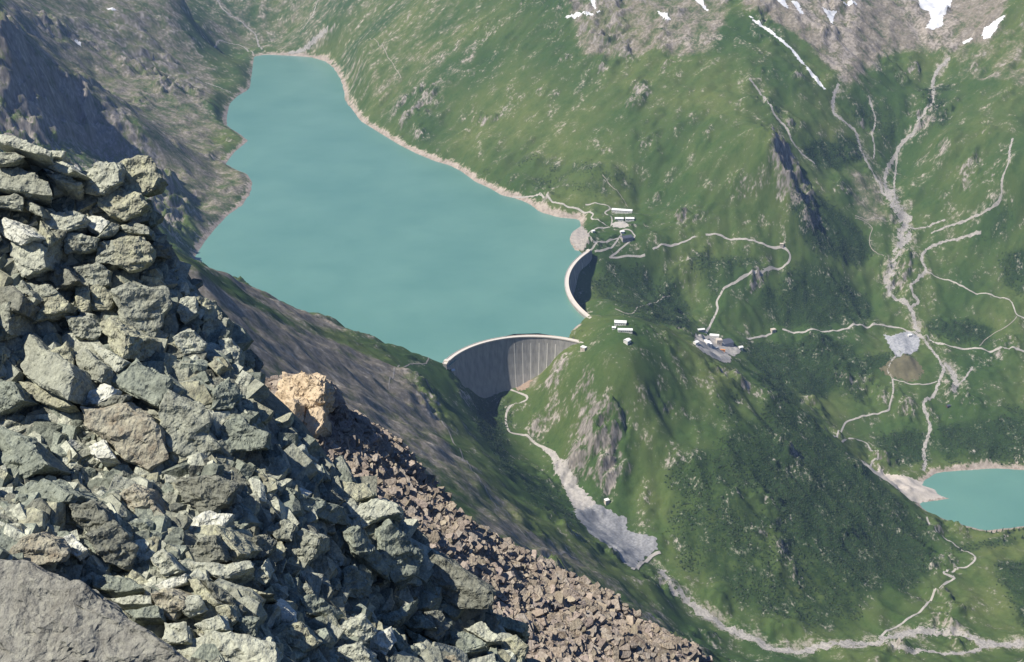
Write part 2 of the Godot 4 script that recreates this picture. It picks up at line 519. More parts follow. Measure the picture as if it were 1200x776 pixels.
func land_cover() -> void:
	var bytes := []
	for k in 4:
		var b := PackedByteArray()
		b.resize(map_nx * map_nz)
		bytes.append(b)
	for c in COVER:
		fill_polygon(bytes[c[0]], world_outline(c[2]), X0, Z0, MAP, map_nx, map_nz, int(c[1] * 255))
	for c in COVER_HIGH:
		var poly := PackedVector2Array()
		for k in range(0, c[2].size(), 3):
			var p := at_height(c[2][k], c[2][k + 1], c[2][k + 2])
			poly.append(Vector2(p.x, p.z))
		fill_polygon(bytes[c[0]], poly, X0, Z0, MAP, map_nx, map_nz, int(c[1] * 255))
	for s in STREAMS:
		var flat: Array = s[2]
		var r: float = maxf(8.0, s[0] * 1.1)
		for k in range(0, flat.size() - 2, 2):
			for q in 8:
				var p := hit(lerpf(flat[k], flat[k + 2], q / 8.0), lerpf(flat[k + 1], flat[k + 3], q / 8.0))
				for dz in range(-3, 4):
					for dx in range(-3, 4):
						if Vector2(dx, dz).length() * MAP > r: continue
						var i := clampi(int((p.x - X0) / MAP) + dx, 0, map_nx - 1)
						var j := clampi(int((p.z - Z0) / MAP) + dz, 0, map_nz - 1)
						bytes[PALE][j * map_nx + i] = maxi(bytes[PALE][j * map_nx + i], 130)
	# small outcrops all over the slopes
	var crop := noise(77, 1.0 / 16.0, 4).get_image(map_nx, map_nz, false, false, false).get_data()
	for k in crop.size():
		var v := int(clampf((crop[k] / 255.0 - 0.585) * 7.0, 0.0, 1.0) * 185)
		var on_flank: bool = X0 + (k % map_nx) * MAP < -40.0 and Z0 + (k / map_nx) * MAP > -2560.0     # smooth scree there
		if v > bytes[ROCK][k] and not on_flank: bytes[ROCK][k] = v
	for k in 4:
		var im := Image.create_from_data(map_nx, map_nz, false, Image.FORMAT_L8, bytes[k])
		im.resize(map_nx / (2 if k == PALE else 3), map_nz / (2 if k == PALE else 3), Image.INTERPOLATE_LANCZOS)
		im.resize(map_nx, map_nz, Image.INTERPOLATE_CUBIC)
		cover.append(im)
		cover_bytes.append(im.get_data())

func cover_at(kind: int, x: float, z: float) -> float:
	var i := clampi(int((x - X0) / MAP), 0, map_nx - 1)
	var j := clampi(int((z - Z0) / MAP), 0, map_nz - 1)
	return cover_bytes[kind][j * map_nx + i] / 255.0

# ---------------------------------------------------------------- the land as meshes
class Tile:
	var x0: float
	var z0: float
	var step: float
	var nx: int
	var nz: int
	var h := PackedFloat32Array()
	func covers(x: float, z: float) -> bool:
		return x >= x0 and z >= z0 and x < x0 + (nx - 1) * step and z < z0 + (nz - 1) * step
	func height(x: float, z: float) -> float:
		var u := (x - x0) / step
		var v := (z - z0) / step
		var i := clampi(int(u), 0, nx - 2)
		var j := clampi(int(v), 0, nz - 2)
		u -= i
		v -= j
		var k := j * nx + i
		if u + v < 1.0:
			return h[k] + (h[k + 1] - h[k]) * u + (h[k + nx] - h[k]) * v
		return h[k + nx + 1] + (h[k + nx] - h[k + nx + 1]) * (1.0 - u) + (h[k + 1] - h[k + nx + 1]) * (1.0 - v)

var tiles: Array[Tile] = []
var n_ridge: FastNoiseLite
var n_hill: FastNoiseLite
var n_crag: FastNoiseLite
var n_fine: FastNoiseLite
var n_butt: FastNoiseLite
var n_gully: Array[FastNoiseLite] = []

func ground(x: float, z: float) -> float:
	for t in tiles:
		if t.covers(x, z):
			return t.height(x, z)
	return base_height(x, z)

# the fine relief on top of the surveyed shape; (dx, dz) is the way down
var gully := 0.0
func relief(x: float, z: float, keep: float, dx: float, dz: float, slope: float) -> float:
	var rock := cover_at(ROCK, x, z)
	var bare := maxf(rock, 0.7 * cover_at(DRY, x, z))
	var sum := 0.0
	var wsum := 0.0
	for k in 4:
		var c := cos(k * PI / 4.0)
		var s := sin(k * PI / 4.0)
		var w := absf(dx * c + dz * s)
		w = w * w * w * w
		w *= w
		if w > 0.02:
			sum += w * n_gully[k].get_noise_2d((x * c + z * s) * 0.16, -x * s + z * c)
			wsum += w
	gully = sum / maxf(wsum, 0.05)
	var g := smoothstep(0.1, 0.55, slope)
	var h := keep * (n_ridge.get_noise_2d(x, z) * (10.0 + 10.0 * rock) + n_hill.get_noise_2d(x, z) * (7.0 + 6.0 * rock) + gully * g * (12.0 + 6.0 * bare))
	return h + (0.25 + 0.75 * keep) * (n_fine.get_noise_2d(x, z) * (1.7 + 2.6 * rock) + rock * n_crag.get_noise_2d(x, z) * 24.0) + keep * maxf(0.0, rock - 0.45) * n_butt.get_noise_2d(x, z) * 42.0

func terrain_tiles() -> void:
	n_ridge = noise(3, 1.0 / 300.0, 3, FastNoiseLite.TYPE_SIMPLEX_SMOOTH, FastNoiseLite.FRACTAL_RIDGED)
	n_hill = noise(5, 1.0 / 85.0, 3)
	n_crag = noise(8, 1.0 / 48.0, 3, FastNoiseLite.TYPE_SIMPLEX_SMOOTH, FastNoiseLite.FRACTAL_RIDGED)
	n_butt = noise(12, 1.0 / 120.0, 2, FastNoiseLite.TYPE_SIMPLEX_SMOOTH, FastNoiseLite.FRACTAL_RIDGED)
	n_fine = noise(11, 1.0 / 26.0, 2)
	for k in 4: n_gully.append(noise(13 + k, 1.0 / 62.0, 4))
	# [x0, z0, x1, z1, step, metres per texel]
	for a in [[-1390, -3400, 1690, -1300, 6.0, 1.52], [-2000, -4700, 2300, -3400, 8.0, 2.1], [-3000, -8300, 3000, -4700, 24.0, 6.0], [-3000, -1300, 3000, 420, 20.0, 4.0], [-3000, -3400, -1390, -1300, 24.0, 5.0], [1690, -3400, 3000, -1300, 24.0, 6.0], [-3000, -4700, -2000, -3400, 24.0, 10.0], [2300, -4700, 3000, -3400, 24.0, 10.0]]:
		make_tile(a[0], a[1], a[2], a[3], a[4], a[5])

func make_tile(x0: float, z0: float, x1: float, z1: float, step: float, texel: float) -> void:
	var t := Tile.new()
	t.x0 = x0
	t.z0 = z0
	t.nx = ceili((x1 - x0) / step) + 1
	t.nz = ceili((z1 - z0) / step) + 1
	t.step = step
	t.h.resize(t.nx * t.nz)
	var ring := PackedByteArray()
	ring.resize(t.nx * t.nz)
	var steep := PackedByteArray()
	steep.resize(t.nx * t.nz)
	var keep := PackedFloat32Array()
	keep.resize(t.nx * t.nz)
	var streak := PackedByteArray()
	streak.resize(t.nx * t.nz)
	for j in t.nz:
		for i in t.nx:
			var k := j * t.nx + i
			t.h[k] = base_height(x0 + i * step, z0 + j * step)
			keep[k] = (1.0 - shore_weight) * (0.35 if shore_far > 190.0 and shore_far < 420.0 else 1.0)
			ring[k] = int(255 * clampf(1.0 - (shore_far - 4.0) / 36.0, 0, 1))
	var shape := t.h.duplicate()
	var reach := maxi(1, int(24.0 / step))
	for j in t.nz:
		for i in t.nx:
			var k := j * t.nx + i
			var i0 := maxi(0, i - reach)
			var i1 := mini(t.nx - 1, i + reach)
			var j0 := maxi(0, j - reach)
			var j1 := mini(t.nz - 1, j + reach)
			var gx := (shape[j * t.nx + i1] - shape[j * t.nx + i0]) / ((i1 - i0) * step)
			var gz := (shape[j1 * t.nx + i] - shape[j0 * t.nx + i]) / ((j1 - j0) * step)
			var l := sqrt(gx * gx + gz * gz)
			t.h[k] += smoothstep(250.0, 900.0, Vector2(x0 + i * step, z0 + j * step).length()) * relief(x0 + i * step, z0 + j * step, keep[k], gx / maxf(l, 1e-4), gz / maxf(l, 1e-4), l)
			streak[k] = clampi(int(128 + 127 * gully * smoothstep(0.1, 0.5, l)), 0, 255)
	tiles.append(t)
	var v := PackedVector3Array()
	var n := PackedVector3Array()
	var uv := PackedVector2Array()
	v.resize(t.nx * t.nz)
	n.resize(t.nx * t.nz)
	uv.resize(t.nx * t.nz)
	for j in t.nz:
		for i in t.nx:
			var k := j * t.nx + i
			v[k] = Vector3(x0 + i * step, t.h[k], z0 + j * step)
			var gx: float = (t.h[k + 1 if i < t.nx - 1 else k] - t.h[k - 1 if i > 0 else k]) / step * (0.5 if i > 0 and i < t.nx - 1 else 1.0)
			var gz: float = (t.h[k + t.nx if j < t.nz - 1 else k] - t.h[k - t.nx if j > 0 else k]) / step * (0.5 if j > 0 and j < t.nz - 1 else 1.0)
			n[k] = Vector3(-gx, 1, -gz).normalized()
			uv[k] = Vector2(float(i) / (t.nx - 1), float(j) / (t.nz - 1))
			steep[k] = int(255 * clampf(sqrt(gx * gx + gz * gz) / 2.0, 0, 1))
	var idx := PackedInt32Array()
	for j in t.nz - 1:
		for i in t.nx - 1:
			var k := j * t.nx + i
			idx.append_array([k, k + 1, k + t.nx, k + 1, k + t.nx + 1, k + t.nx])
	# a skirt closes the seam to the next tile
	var rim := PackedInt32Array()
	for i in t.nx: rim.append(i)
	for j in range(1, t.nz): rim.append(j * t.nx + t.nx - 1)
	for i in range(t.nx - 2, -1, -1): rim.append((t.nz - 1) * t.nx + i)
	for j in range(t.nz - 2, -1, -1): rim.append(j * t.nx)
	var first := v.size()
	for k in rim:
		v.append(v[k] - Vector3(0, 25, 0))
		n.append(n[k])
		uv.append(uv[k])
	for k in rim.size() - 1:
		idx.append_array([rim[k], first + k, rim[k + 1], rim[k + 1], first + k, first + k + 1])
	var m := StandardMaterial3D.new()
	m.resource_name = "alpine_ground"
	m.albedo_texture = ImageTexture.create_from_image(ground_colours(t, ring, steep, streak, texel))
	m.roughness = 1.0
	m.metallic_specular = 0.1
	m.texture_repeat = false
	structure("terrain", mesh_of(v, idx, n, uv), m, "alpine valley slopes of meadow, heath and rock", "mountainside")

func map_bytes(im: Image, t: Tile, w: int, h: int) -> PackedByteArray:
	var r := Rect2i(int((t.x0 - X0) / MAP), int((t.z0 - Z0) / MAP), int((t.nx - 1) * t.step / MAP), int((t.nz - 1) * t.step / MAP))
	var c := im.get_region(r)
	c.resize(w, h, Image.INTERPOLATE_BILINEAR)
	return c.get_data()

func noise_bytes(n: FastNoiseLite, t: Tile, texel: float, w: int, h: int) -> PackedByteArray:
	var c: FastNoiseLite = n.duplicate()
	c.frequency = n.frequency * texel
	c.offset = Vector3(t.x0 / texel, t.z0 / texel, 0)
	var im := c.get_image(w, h, false, false, false)
	im.convert(Image.FORMAT_L8)
	return im.get_data()

func spread(bytes: PackedByteArray, t: Tile, w: int, h: int) -> PackedByteArray:
	var im := Image.create_from_data(t.nx, t.nz, false, Image.FORMAT_L8, bytes)
	im.resize(w, h, Image.INTERPOLATE_BILINEAR)
	return im.get_data()

func ground_colours(t: Tile, ring_map: PackedByteArray, steep_map: PackedByteArray, streak_map: PackedByteArray, texel: float) -> Image:
	var w := mini(2048, int((t.nx - 1) * t.step / texel))
	var h := mini(2048, int((t.nz - 1) * t.step / texel))
	var rock := map_bytes(cover[ROCK], t, w, h)
	var dry := map_bytes(cover[DRY], t, w, h)
	var shrub := map_bytes(cover[SHRUB], t, w, h)
	var pale := map_bytes(cover[PALE], t, w, h)
	var ring := spread(ring_map, t, w, h)
	var steep := spread(steep_map, t, w, h)
	var streak := spread(streak_map, t, w, h)
	var a := noise_bytes(noise(21, 1.0 / 420.0, 4), t, texel, w, h)       # wide patches
	var b := noise_bytes(noise(22, 1.0 / 60.0, 5), t, texel, w, h)        # patches
	var c := noise_bytes(noise(23, 1.0 / 13.0, 3), t, texel, w, h)        # tufts and stones
	var e := noise_bytes(noise(25, 1.0 / 4.6, 2), t, texel, w, h) if texel < 4.0 else c       # single stones and tussocks
	var out := PackedByteArray()
	out.resize(w * h * 3)
	for k in w * h:
		var fa := (a[k] - 128) / 64.0
		var fb := (b[k] - 128) / 64.0
		var fc := (c[k] - 128) / 64.0 + (e[k] - 128) / 90.0
		var fs := (streak[k] - 128) / 64.0
		var g := clampf(0.5 + fa * 0.45 + fb * 0.3, 0.0, 1.0)
		var dk := clampf((fb * 0.8 + fc * 0.5 - fa * 0.3 + 0.1) * 0.9, 0.0, 1.0)
		var r := 62.0 + 28.0 * g + 4.0 * fc
		var gg := 82.0 + 19.0 * g + 4.0 * fc
		var bb := 45.0 + 14.0 * g + 3.0 * fc
		r -= 16.0 * dk
		gg -= 15.0 * dk
		bb -= 7.0 * dk
		var x := clampf(dry[k] / 255.0 * 1.5 + fb * 0.38 + fc * 0.2 + fs * 0.3 - 0.42, 0.0, 1.0)
		if x > 0.0:
			r += (120.0 + 11.0 * fc + 6.0 * fb - r) * x
			gg += (114.0 + 10.0 * fc + 6.0 * fb - gg) * x
			bb += (102.0 + 10.0 * fc + 6.0 * fb - bb) * x
		x = clampf((shrub[k] / 255.0 * 1.2 + fb * 0.3 + fc * 0.15 - 0.28) * 1.8, 0.0, 1.0)
		if x > 0.0:
			r += (47.0 - r) * x
			gg += (64.0 - gg) * x
			bb += (37.0 - bb) * x
		var rk := rock[k] / 255.0
		x = clampf((rk * 0.8 + maxf(0.0, steep[k] / 255.0 - 0.58) * 1.2 + fb * 0.32 + fc * 0.30 + fs * 0.22 - 0.60) * 2.6, 0.0, 1.0)
		if x > 0.0:
			var tone := 112.0 + 15.0 * fc + 14.0 * fb
			r += (tone + 4.0 - r) * x
			gg += (tone - gg) * x
			bb += (tone - 6.0 - bb) * x
		x = clampf((pale[k] / 255.0 + fb * 0.4 + fc * 0.3 + fs * 0.2 - 0.3) * 2.0, 0.0, 1.0)
		if x > 0.0:
			r += (150.0 + 11.0 * fc - r) * x * 0.8
			gg += (143.0 + 11.0 * fc - gg) * x * 0.8
			bb += (134.0 + 11.0 * fc - bb) * x * 0.8
		x = clampf((ring[k] / 255.0 + fc * 0.12 + fb * 0.14 - 0.62) * 6.0, 0.0, 1.0)
		if x > 0.0:
			var tone := 12.0 * fc + 9.0 * fb
			r += (150.0 + tone - r) * x
			gg += (140.0 + tone - gg) * x
			bb += (129.0 + tone - bb) * x
		out[k * 3] = clampi(int(r), 0, 255)
		out[k * 3 + 1] = clampi(int(gg), 0, 255)
		out[k * 3 + 2] = clampi(int(bb), 0, 255)
	return Image.create_from_data(w, h, false, Image.FORMAT_RGB8, out)

# ---------------------------------------------------------------- water
func lakes() -> void:
	var m := StandardMaterial3D.new()
	m.resource_name = "glacial_water"
	m.albedo_color = Color.WHITE
	m.roughness = 0.3
	m.metallic_specular = 0.5
	var tint := NoiseTexture2D.new()
	tint.noise = noise(33, 0.006, 4)
	tint.noise.domain_warp_enabled = true
	tint.width = 512
	tint.height = 512
	tint.seamless = true
	var silt := Gradient.new()
	silt.set_color(0, lin(0.092, 0.210, 0.176))
	silt.set_color(1, lin(0.122, 0.250, 0.206))
	tint.color_ramp = silt
	m.albedo_texture = tint
	var nt := NoiseTexture2D.new()
	nt.noise = noise(31, 0.02, 4)
	nt.width = 512
	nt.height = 512
	nt.seamless = true
	nt.as_normal_map = true
	nt.bump_strength = 2.0
	m.normal_enabled = true
	m.normal_texture = nt
	m.normal_scale = 0.08
	m.uv1_triplanar = true
	m.uv1_world_triplanar = true
	m.uv1_scale = Vector3.ONE * 0.0011
	structure("reservoir_water", flat_mesh(water_outline(), 0.0), m, "large turquoise reservoir held by two arch dams", "reservoir")
	var low := Geometry2D.offset_polygon(low_shore, 14.0)
	structure("lower_reservoir_water", flat_mesh(low[0], LOW), m, "smaller turquoise lake in the lower valley at the right edge", "reservoir")

func water_outline() -> PackedVector2Array:
	var grown := Geometry2D.offset_polygon(shore, 12.0)
	return grown[0]

func flat_mesh(poly: PackedVector2Array, y: float) -> ArrayMesh:
	var v := PackedVector3Array()
	var n := PackedVector3Array()
	for p in poly:
		v.append(Vector3(p.x, y, p.y))
		n.append(Vector3.UP)
	var idx := Geometry2D.triangulate_polygon(poly)
	for k in range(0, idx.size(), 3):       # clockwise seen from above
		var ab := poly[idx[k + 1]] - poly[idx[k]]
		var ac := poly[idx[k + 2]] - poly[idx[k]]
		if ab.cross(ac) < 0:
			var s := idx[k + 1]
			idx[k + 1] = idx[k + 2]
			idx[k + 2] = s
	return mesh_of(v, idx, n)

# ---------------------------------------------------------------- dams
func concrete() -> StandardMaterial3D:
	if not mats.has("dam_concrete"):
		var m := mat("dam_concrete", Color.WHITE, 0.95)
		m.albedo_texture = streaks(61, lin(0.19, 0.185, 0.175), lin(0.37, 0.36, 0.335), 256)
		m.uv1_triplanar = true
		m.uv1_world_triplanar = true
		m.uv1_scale = Vector3(0.03, 0.006, 0.03)
	return mats["dam_concrete"]

func streaks(sd: int, c0: Color, c1: Color, size: int) -> NoiseTexture2D:
	var t := NoiseTexture2D.new()
	t.noise = noise(sd, 0.016, 5)
	t.width = size
	t.height = size
	t.seamless = true
	var g := Gradient.new()
	g.set_color(0, c0)
	g.set_color(1, c1)
	t.color_ramp = g
	return t

func circle_through(a: Vector2, b: Vector2, c: Vector2) -> Vector3:
	var d := 2.0 * (a.x * (b.y - c.y) + b.x * (c.y - a.y) + c.x * (a.y - b.y))
	var aa := a.length_squared()
	var bb := b.length_squared()
	var cc := c.length_squared()
	var o := Vector2((aa * (b.y - c.y) + bb * (c.y - a.y) + cc * (a.y - b.y)) / d, (aa * (c.x - b.x) + bb * (a.x - c.x) + cc * (b.x - a.x)) / d)
	return Vector3(o.x, o.y, o.distance_to(a))

var arc_c := Vector2.ZERO
func on_arc(r: float, ang: float, y: float) -> Vector3:
	return Vector3(arc_c.x + cos(ang) * r, y, arc_c.y + sin(ang) * r)

# a curved bar: a cross-section of (radius, height) points swept from angle a0 to a1
func arc_bar(section: PackedVector2Array, a0: float, a1: float, pieces: int, caps := true) -> ArrayMesh:
	var st := SurfaceTool.new()
	st.begin(Mesh.PRIMITIVE_TRIANGLES)
	var n := section.size()
	for i in pieces:
		var b0 := lerpf(a0, a1, float(i) / pieces)
		var b1 := lerpf(a0, a1, float(i + 1) / pieces)
		for k in n:
			var p := section[k]
			var q := section[(k + 1) % n]
			quad(st, on_arc(p.x, b0, p.y), on_arc(p.x, b1, p.y), on_arc(q.x, b1, q.y), on_arc(q.x, b0, q.y))
	if caps:
		for e in [a0, a1]:
			for k in n / 2 - 1:
				var p := section[k]
				var q := section[k + 1]
				var s := section[n - 2 - k]
				var u := section[n - 1 - k]
				quad(st, on_arc(p.x, e, p.y), on_arc(q.x, e, q.y), on_arc(s.x, e, s.y), on_arc(u.x, e, u.y))
	return st.commit()

func tri(st: SurfaceTool, a: Vector3, b: Vector3, c: Vector3) -> void:
	var n := (c - a).cross(b - a).normalized()
	for p in [a, b, c]:
		st.set_normal(n)
		st.add_vertex(p)

func quad(st: SurfaceTool, a: Vector3, b: Vector3, c: Vector3, d: Vector3) -> void:
	tri(st, a, b, c)
	tri(st, a, c, d)

func box(st: SurfaceTool, c: Vector3, s: Vector3, turn := 0.0) -> void:
	var b := Basis(Vector3.UP, turn)
	var p := []
	for k in 8:
		p.append(c + b * Vector3((s.x if k & 1 else -s.x) * 0.5, (s.y if k & 2 else -s.y) * 0.5, (s.z if k & 4 else -s.z) * 0.5))
	for f in [[0, 2, 3, 1], [4, 5, 7, 6], [0, 4, 6, 2], [1, 3, 7, 5], [2, 6, 7, 3], [0, 1, 5, 4]]:
		quad(st, p[f[0]], p[f[1]], p[f[2]], p[f[3]])

func box_mesh(s: Vector3, c := Vector3.ZERO, turn := 0.0) -> ArrayMesh:
	var st := SurfaceTool.new()
	st.begin(Mesh.PRIMITIVE_TRIANGLES)
	box(st, c, s, turn)
	return st.commit()

func make_dam(left: Vector2, middle: Vector2, right: Vector2, blocks: int, deep: float, label: String, ribs: Array) -> void:
	var p: Array[Vector2] = []
	for q in [left, middle, right]:
		var w := at_height(q.x, q.y, CREST)
		p.append(Vector2(w.x, w.z))
	var o := circle_through(p[0], p[1], p[2])
	arc_c = Vector2(o.x, o.y)
	var r := o.z
	var a0 := (p[0] - arc_c).angle()
	var am := (p[1] - arc_c).angle()
	var a1 := (p[2] - arc_c).angle()
	am = a0 + wrapf(am - a0, -PI, PI)
	a1 = am + wrapf(a1 - am, -PI, PI)
	var over := 10.0 / r * signf(a1 - a0)       # keyed into the rock at both ends
	a0 -= over
	a1 += over
	var root := thing("arch_dam", label, "dam", Vector3.ZERO, "arch dams of the reservoir")
	var wall := concrete()
	var pale := mat("lime_streaked_concrete", lin(0.60, 0.58, 0.54), 0.9)
	var deck := mat("crest_concrete", lin(0.56, 0.52, 0.46), 0.9)
	var wid := (a1 - a0) / blocks
	for k in blocks:
		var s := PackedVector2Array()
		var step_out := 0.12 * (k % 2)
		var top := CREST - 1.5
		s.append(Vector2(r + 4.0 + step_out, top))
		for y in [-10.0, -30.0, -55.0, -80.0, -deep]:
			s.append(Vector2(r + 4.0 + step_out - 0.02 * (top - y), y))
		for y in [-deep, -80.0, -55.0, -30.0, -10.0]:
			var dy: float = top - y
			s.append(Vector2(r - 4.0 + step_out - 0.06 * dy - 0.0011 * dy * dy, y))
		s.append(Vector2(r - 4.0 + step_out, top))
		part("wall_block", arc_bar(s, a0 + wid * k, a0 + wid * (k + 1), 3, k == 0 or k == blocks - 1), wall, root)
	for k in ribs:
		var s := PackedVector2Array()
		for y in [-deep, -80.0, -55.0, -30.0, -6.0]:
			var dy: float = CREST - 1.5 - y
			s.append(Vector2(r - 3.8 - 0.06 * dy - 0.0011 * dy * dy, y))
		for y in [-6.0, -30.0, -55.0, -80.0, -deep]:
			var dy: float = CREST - 1.5 - y
			s.append(Vector2(r - 4.2 - 0.06 * dy - 0.0011 * dy * dy, y))
		part("joint_rib", arc_bar(s, a0 + wid * k - 0.9 / r, a0 + wid * k + 0.9 / r, 1), pale, root)
	part("crest_road", arc_bar(PackedVector2Array([Vector2(r - 5.2, CREST - 1.5), Vector2(r - 5.2, CREST), Vector2(r + 5.2, CREST), Vector2(r + 5.2, CREST - 1.5)]), a0, a1, blocks * 3), deck, root)
	for e in [-1, 1]:
		part("parapet", arc_bar(PackedVector2Array([Vector2(r + e * 5.0 - 0.35, CREST + 0.003), Vector2(r + e * 5.0 - 0.35, CREST + 1.3), Vector2(r + e * 5.0 + 0.35, CREST + 1.3), Vector2(r + e * 5.0 + 0.35, CREST + 0.003)]), a0, a1, blocks * 3), deck, root)
	var lamp := mat("galvanised_steel", lin(0.4, 0.41, 0.42), 0.5)
	for k in range(2, blocks, 4):
		var q := on_arc(r + 4.3, a0 + wid * k, CREST)
		part("lamp_post", box_mesh(Vector3(0.35, 6, 0.35), Vector3(0, 3, 0)), lamp, root, q)
	for e in [a0 + over * 1.2, a1 - over * 1.2]:
		var q := on_arc(r, e, CREST)
		var head := part("head_block", box_mesh(Vector3(11, 5, 9), Vector3(0, 0.5, 0), -e), deck, root, q)
		tag(head, "square concrete block where the crest meets the rock", "")

func dams() -> void:
	make_dam(Vector2(523, 424), Vector2(606, 394.5), Vector2(684, 402), 20, 118.0, "near arch dam, front face half in shade and half sunlit", [11, 12, 13, 14, 15, 16])
	make_dam(Vector2(690, 294), Vector2(664, 333), Vector2(694, 374), 24, 112.0, "farther arch dam seen along its crest, its face in deep shade", [3, 6, 9, 12, 15, 18, 21])

# ---------------------------------------------------------------- roads, paths, streams, snow
func drape(x: float, z: float, lift: float) -> Vector3:
	return Vector3(x, ground(x, z) + lift, z)

func spline(flat: Array, gap: float) -> PackedVector2Array:
	var c := Curve2D.new()
	var pts := PackedVector2Array()
	for k in range(0, flat.size(), 2):
		var p := hit(flat[k], flat[k + 1], true)
		pts.append(Vector2(p.x, p.z))
	for k in pts.size():
		var t := (pts[mini(k + 1, pts.size() - 1)] - pts[maxi(k - 1, 0)]) / 6.0
		var lim := 0.45 * minf(pts[k].distance_to(pts[maxi(k - 1, 0)]) if k > 0 else 1e9, pts[k].distance_to(pts[k + 1]) if k < pts.size() - 1 else 1e9)
		t = t.limit_length(lim)
		c.add_point(pts[k], -t, t)
	c.bake_interval = gap
	return c.get_baked_points()

func ribbon(line: PackedVector2Array, width: float, lift: float, uneven := 0.0, sd := 1, across := 2) -> ArrayMesh:
	var v := PackedVector3Array()
	var n := PackedVector3Array()
	var idx := PackedInt32Array()
	var wob := noise(sd, 1.0 / 30.0, 3)
	var c := across + 1
	for k in line.size():
		var t := (line[mini(k + 1, line.size() - 1)] - line[maxi(k - 1, 0)]).normalized()
		var side := Vector2(-t.y, t.x)
		var s := k * 5.0
		var wl := width * 0.5 * (1.0 + uneven * 1.6 * wob.get_noise_2d(s, 0))
		var wr := width * 0.5 * (1.0 + uneven * 1.6 * wob.get_noise_2d(s, 500))
		for i in c:
			var q := line[k] + side * lerpf(-wl, wr, float(i) / across)
			v.append(drape(q.x, q.y, lift))
			n.append(ground_normal(q.x, q.y))
	for k in line.size() - 1:
		for i in across:
			var a := k * c + i
			idx.append_array([a, a + c, a + 1, a + 1, a + c, a + c + 1])
	return mesh_of(v, idx, n)

func ground_normal(x: float, z: float) -> Vector3:
	return Vector3(ground(x - 5, z) - ground(x + 5, z), 10.0, ground(x, z - 5) - ground(x, z + 5)).normalized()

func speckled(key: String, c0: Color, c1: Color, scale: float) -> StandardMaterial3D:
	if not mats.has(key):
		var m := mat(key, Color.WHITE, 0.95)
		m.albedo_texture = streaks(key.hash() % 1000, c0, c1, 256)
		m.uv1_triplanar = true
		m.uv1_world_triplanar = true
		m.uv1_scale = Vector3.ONE * scale
	return mats[key]

const ROADS := [
	["road", 5.0, "pale gravel road along the far shore to the dam crest", [600,231,631,228,645,234,664,242,682,248,695,251,693,256,706,261,716,266]],
	["road", 4.5, "upper loop road behind the two long halls", [686,240,702,239,715,244,709,250,717,256,716,265]],
	["road", 5.0, "looping road around the green knoll by the farther dam", [716,266,703,267,694,270,689,275,693,281,699,284,707,284,715,282,722,280,728,276,727,271,733,269,740,271,744,277,738,283,732,288,723,296,714,302]],
	["road", 5.0, "short road joining the far dam crest to the loop", [692,294,699,285]],
	["road", 5.0, "road along the wall foot above the farther dam", [697,295,708,293,719,288,725,280]],
	["road", 5.5, "road leading right from the loop to the tunnel", [714,302,735,300,756,299]],
	["road", 5.5, "short road piece between the two tunnels", [765,292,780,287,800,284,815,277]],
	["road", 6.5, "zigzag road dropping from the hairpin to the building site", [827,275,845,276,867,280,895,286,916,290,924,295,926,302,921,310,905,314,884,320,866,328,850,337,844,346,840,354,841,362,838,370,832,382,827,391]],
	["road", 6.0, "short road piece in front of the gallery mouth", [875,397,890,395,904,391,906,388]],
	["road", 6.5, "long valley road crossing the gravel stream to the right edge", [917,386,944,389,965,389,988,386,1012,382,1035,381,1050,384,1061,387,1085,393,1108,404,1135,409,1165,411,1204,413]],
	["road", 5.0, "winding track from the gravel yard down to the lower lake", [1050,418,1041,432,1046,445,1047,458,1043,474,1041,481,1030,485,1008,489,990,497,977,511,990,516,1006,516,1016,520,1022,528,1029,537,1022,541,1014,543]],
	["road", 3.5, "side track from the winding track to the stream", [1046,444,1062,449,1081,451,1098,447]],
	["road", 4.0, "track crossing the right meadow to the edge", [1085,319,1108,328,1132,338,1160,345,1182,351,1188,360,1192,369,1204,373]],
	["footpath", 2.2, "faint path below the right meadow track", [1192,371,1182,381,1168,389,1155,398,1148,406]],
	["road", 5.5, "winding road from the lower lake down to the river", [1086,606,1096,618,1105,629,1120,640,1136,648,1143,654,1136,663,1120,667,1106,671,1113,675,1119,678,1110,683,1101,690,1092,702,1082,713,1063,726,1044,738,1031,747]],
	["road", 6.0, "white track snaking down from the foot of the near dam", [577,449,590,454,601,458,612,462,618,467,610,472,600,475,595,480,593,487,593,496,597,506,606,509,616,510,623,516,629,521,640,526,650,532,660,540]],
	["road", 6.0, "lower end of the gorge track above the rubble", [660,540,664,552,663,562,670,582,677,597]],
	["footpath", 2.4, "thin trail dropping from the shoulder above the near dam", [462,431,461,440,456,448,456,457]],
	["footpath", 2.6, "long trail slanting down the near flank", [511,488,520,498,527,508,532,520,541,532,552,550,562,562,570,575,581,593,592,605]],
	["footpath", 3.0, "trail foot running right along the scree band", [594,608,608,620,622,634,640,643,658,649,676,655]],
	["footpath", 2.4, "trail from the near dam's left end across the shoulder", [522,421,510,422,500,425,480,427,462,430]],
	["footpath", 3.0, "path over the hill between the dams to the shrubs", [721,362,732,367,742,367,758,358,775,351,785,347]],
	["footpath", 2.0, "narrow path climbing right of the building halls", [736,243,728,230,716,218,706,205]],
	["footpath", 2.0, "loop path on the slope left of the debris fan", [1002,256,1012,259,1022,267,1019,280,1022,292,1036,300]],
	["footpath", 2.2, "cross path through the debris fan", [1002,253,1022,256,1042,259]],
	["footpath", 2.0, "trail on the slope above the reservoir's far end", [430,46,455,68,470,92]],
]
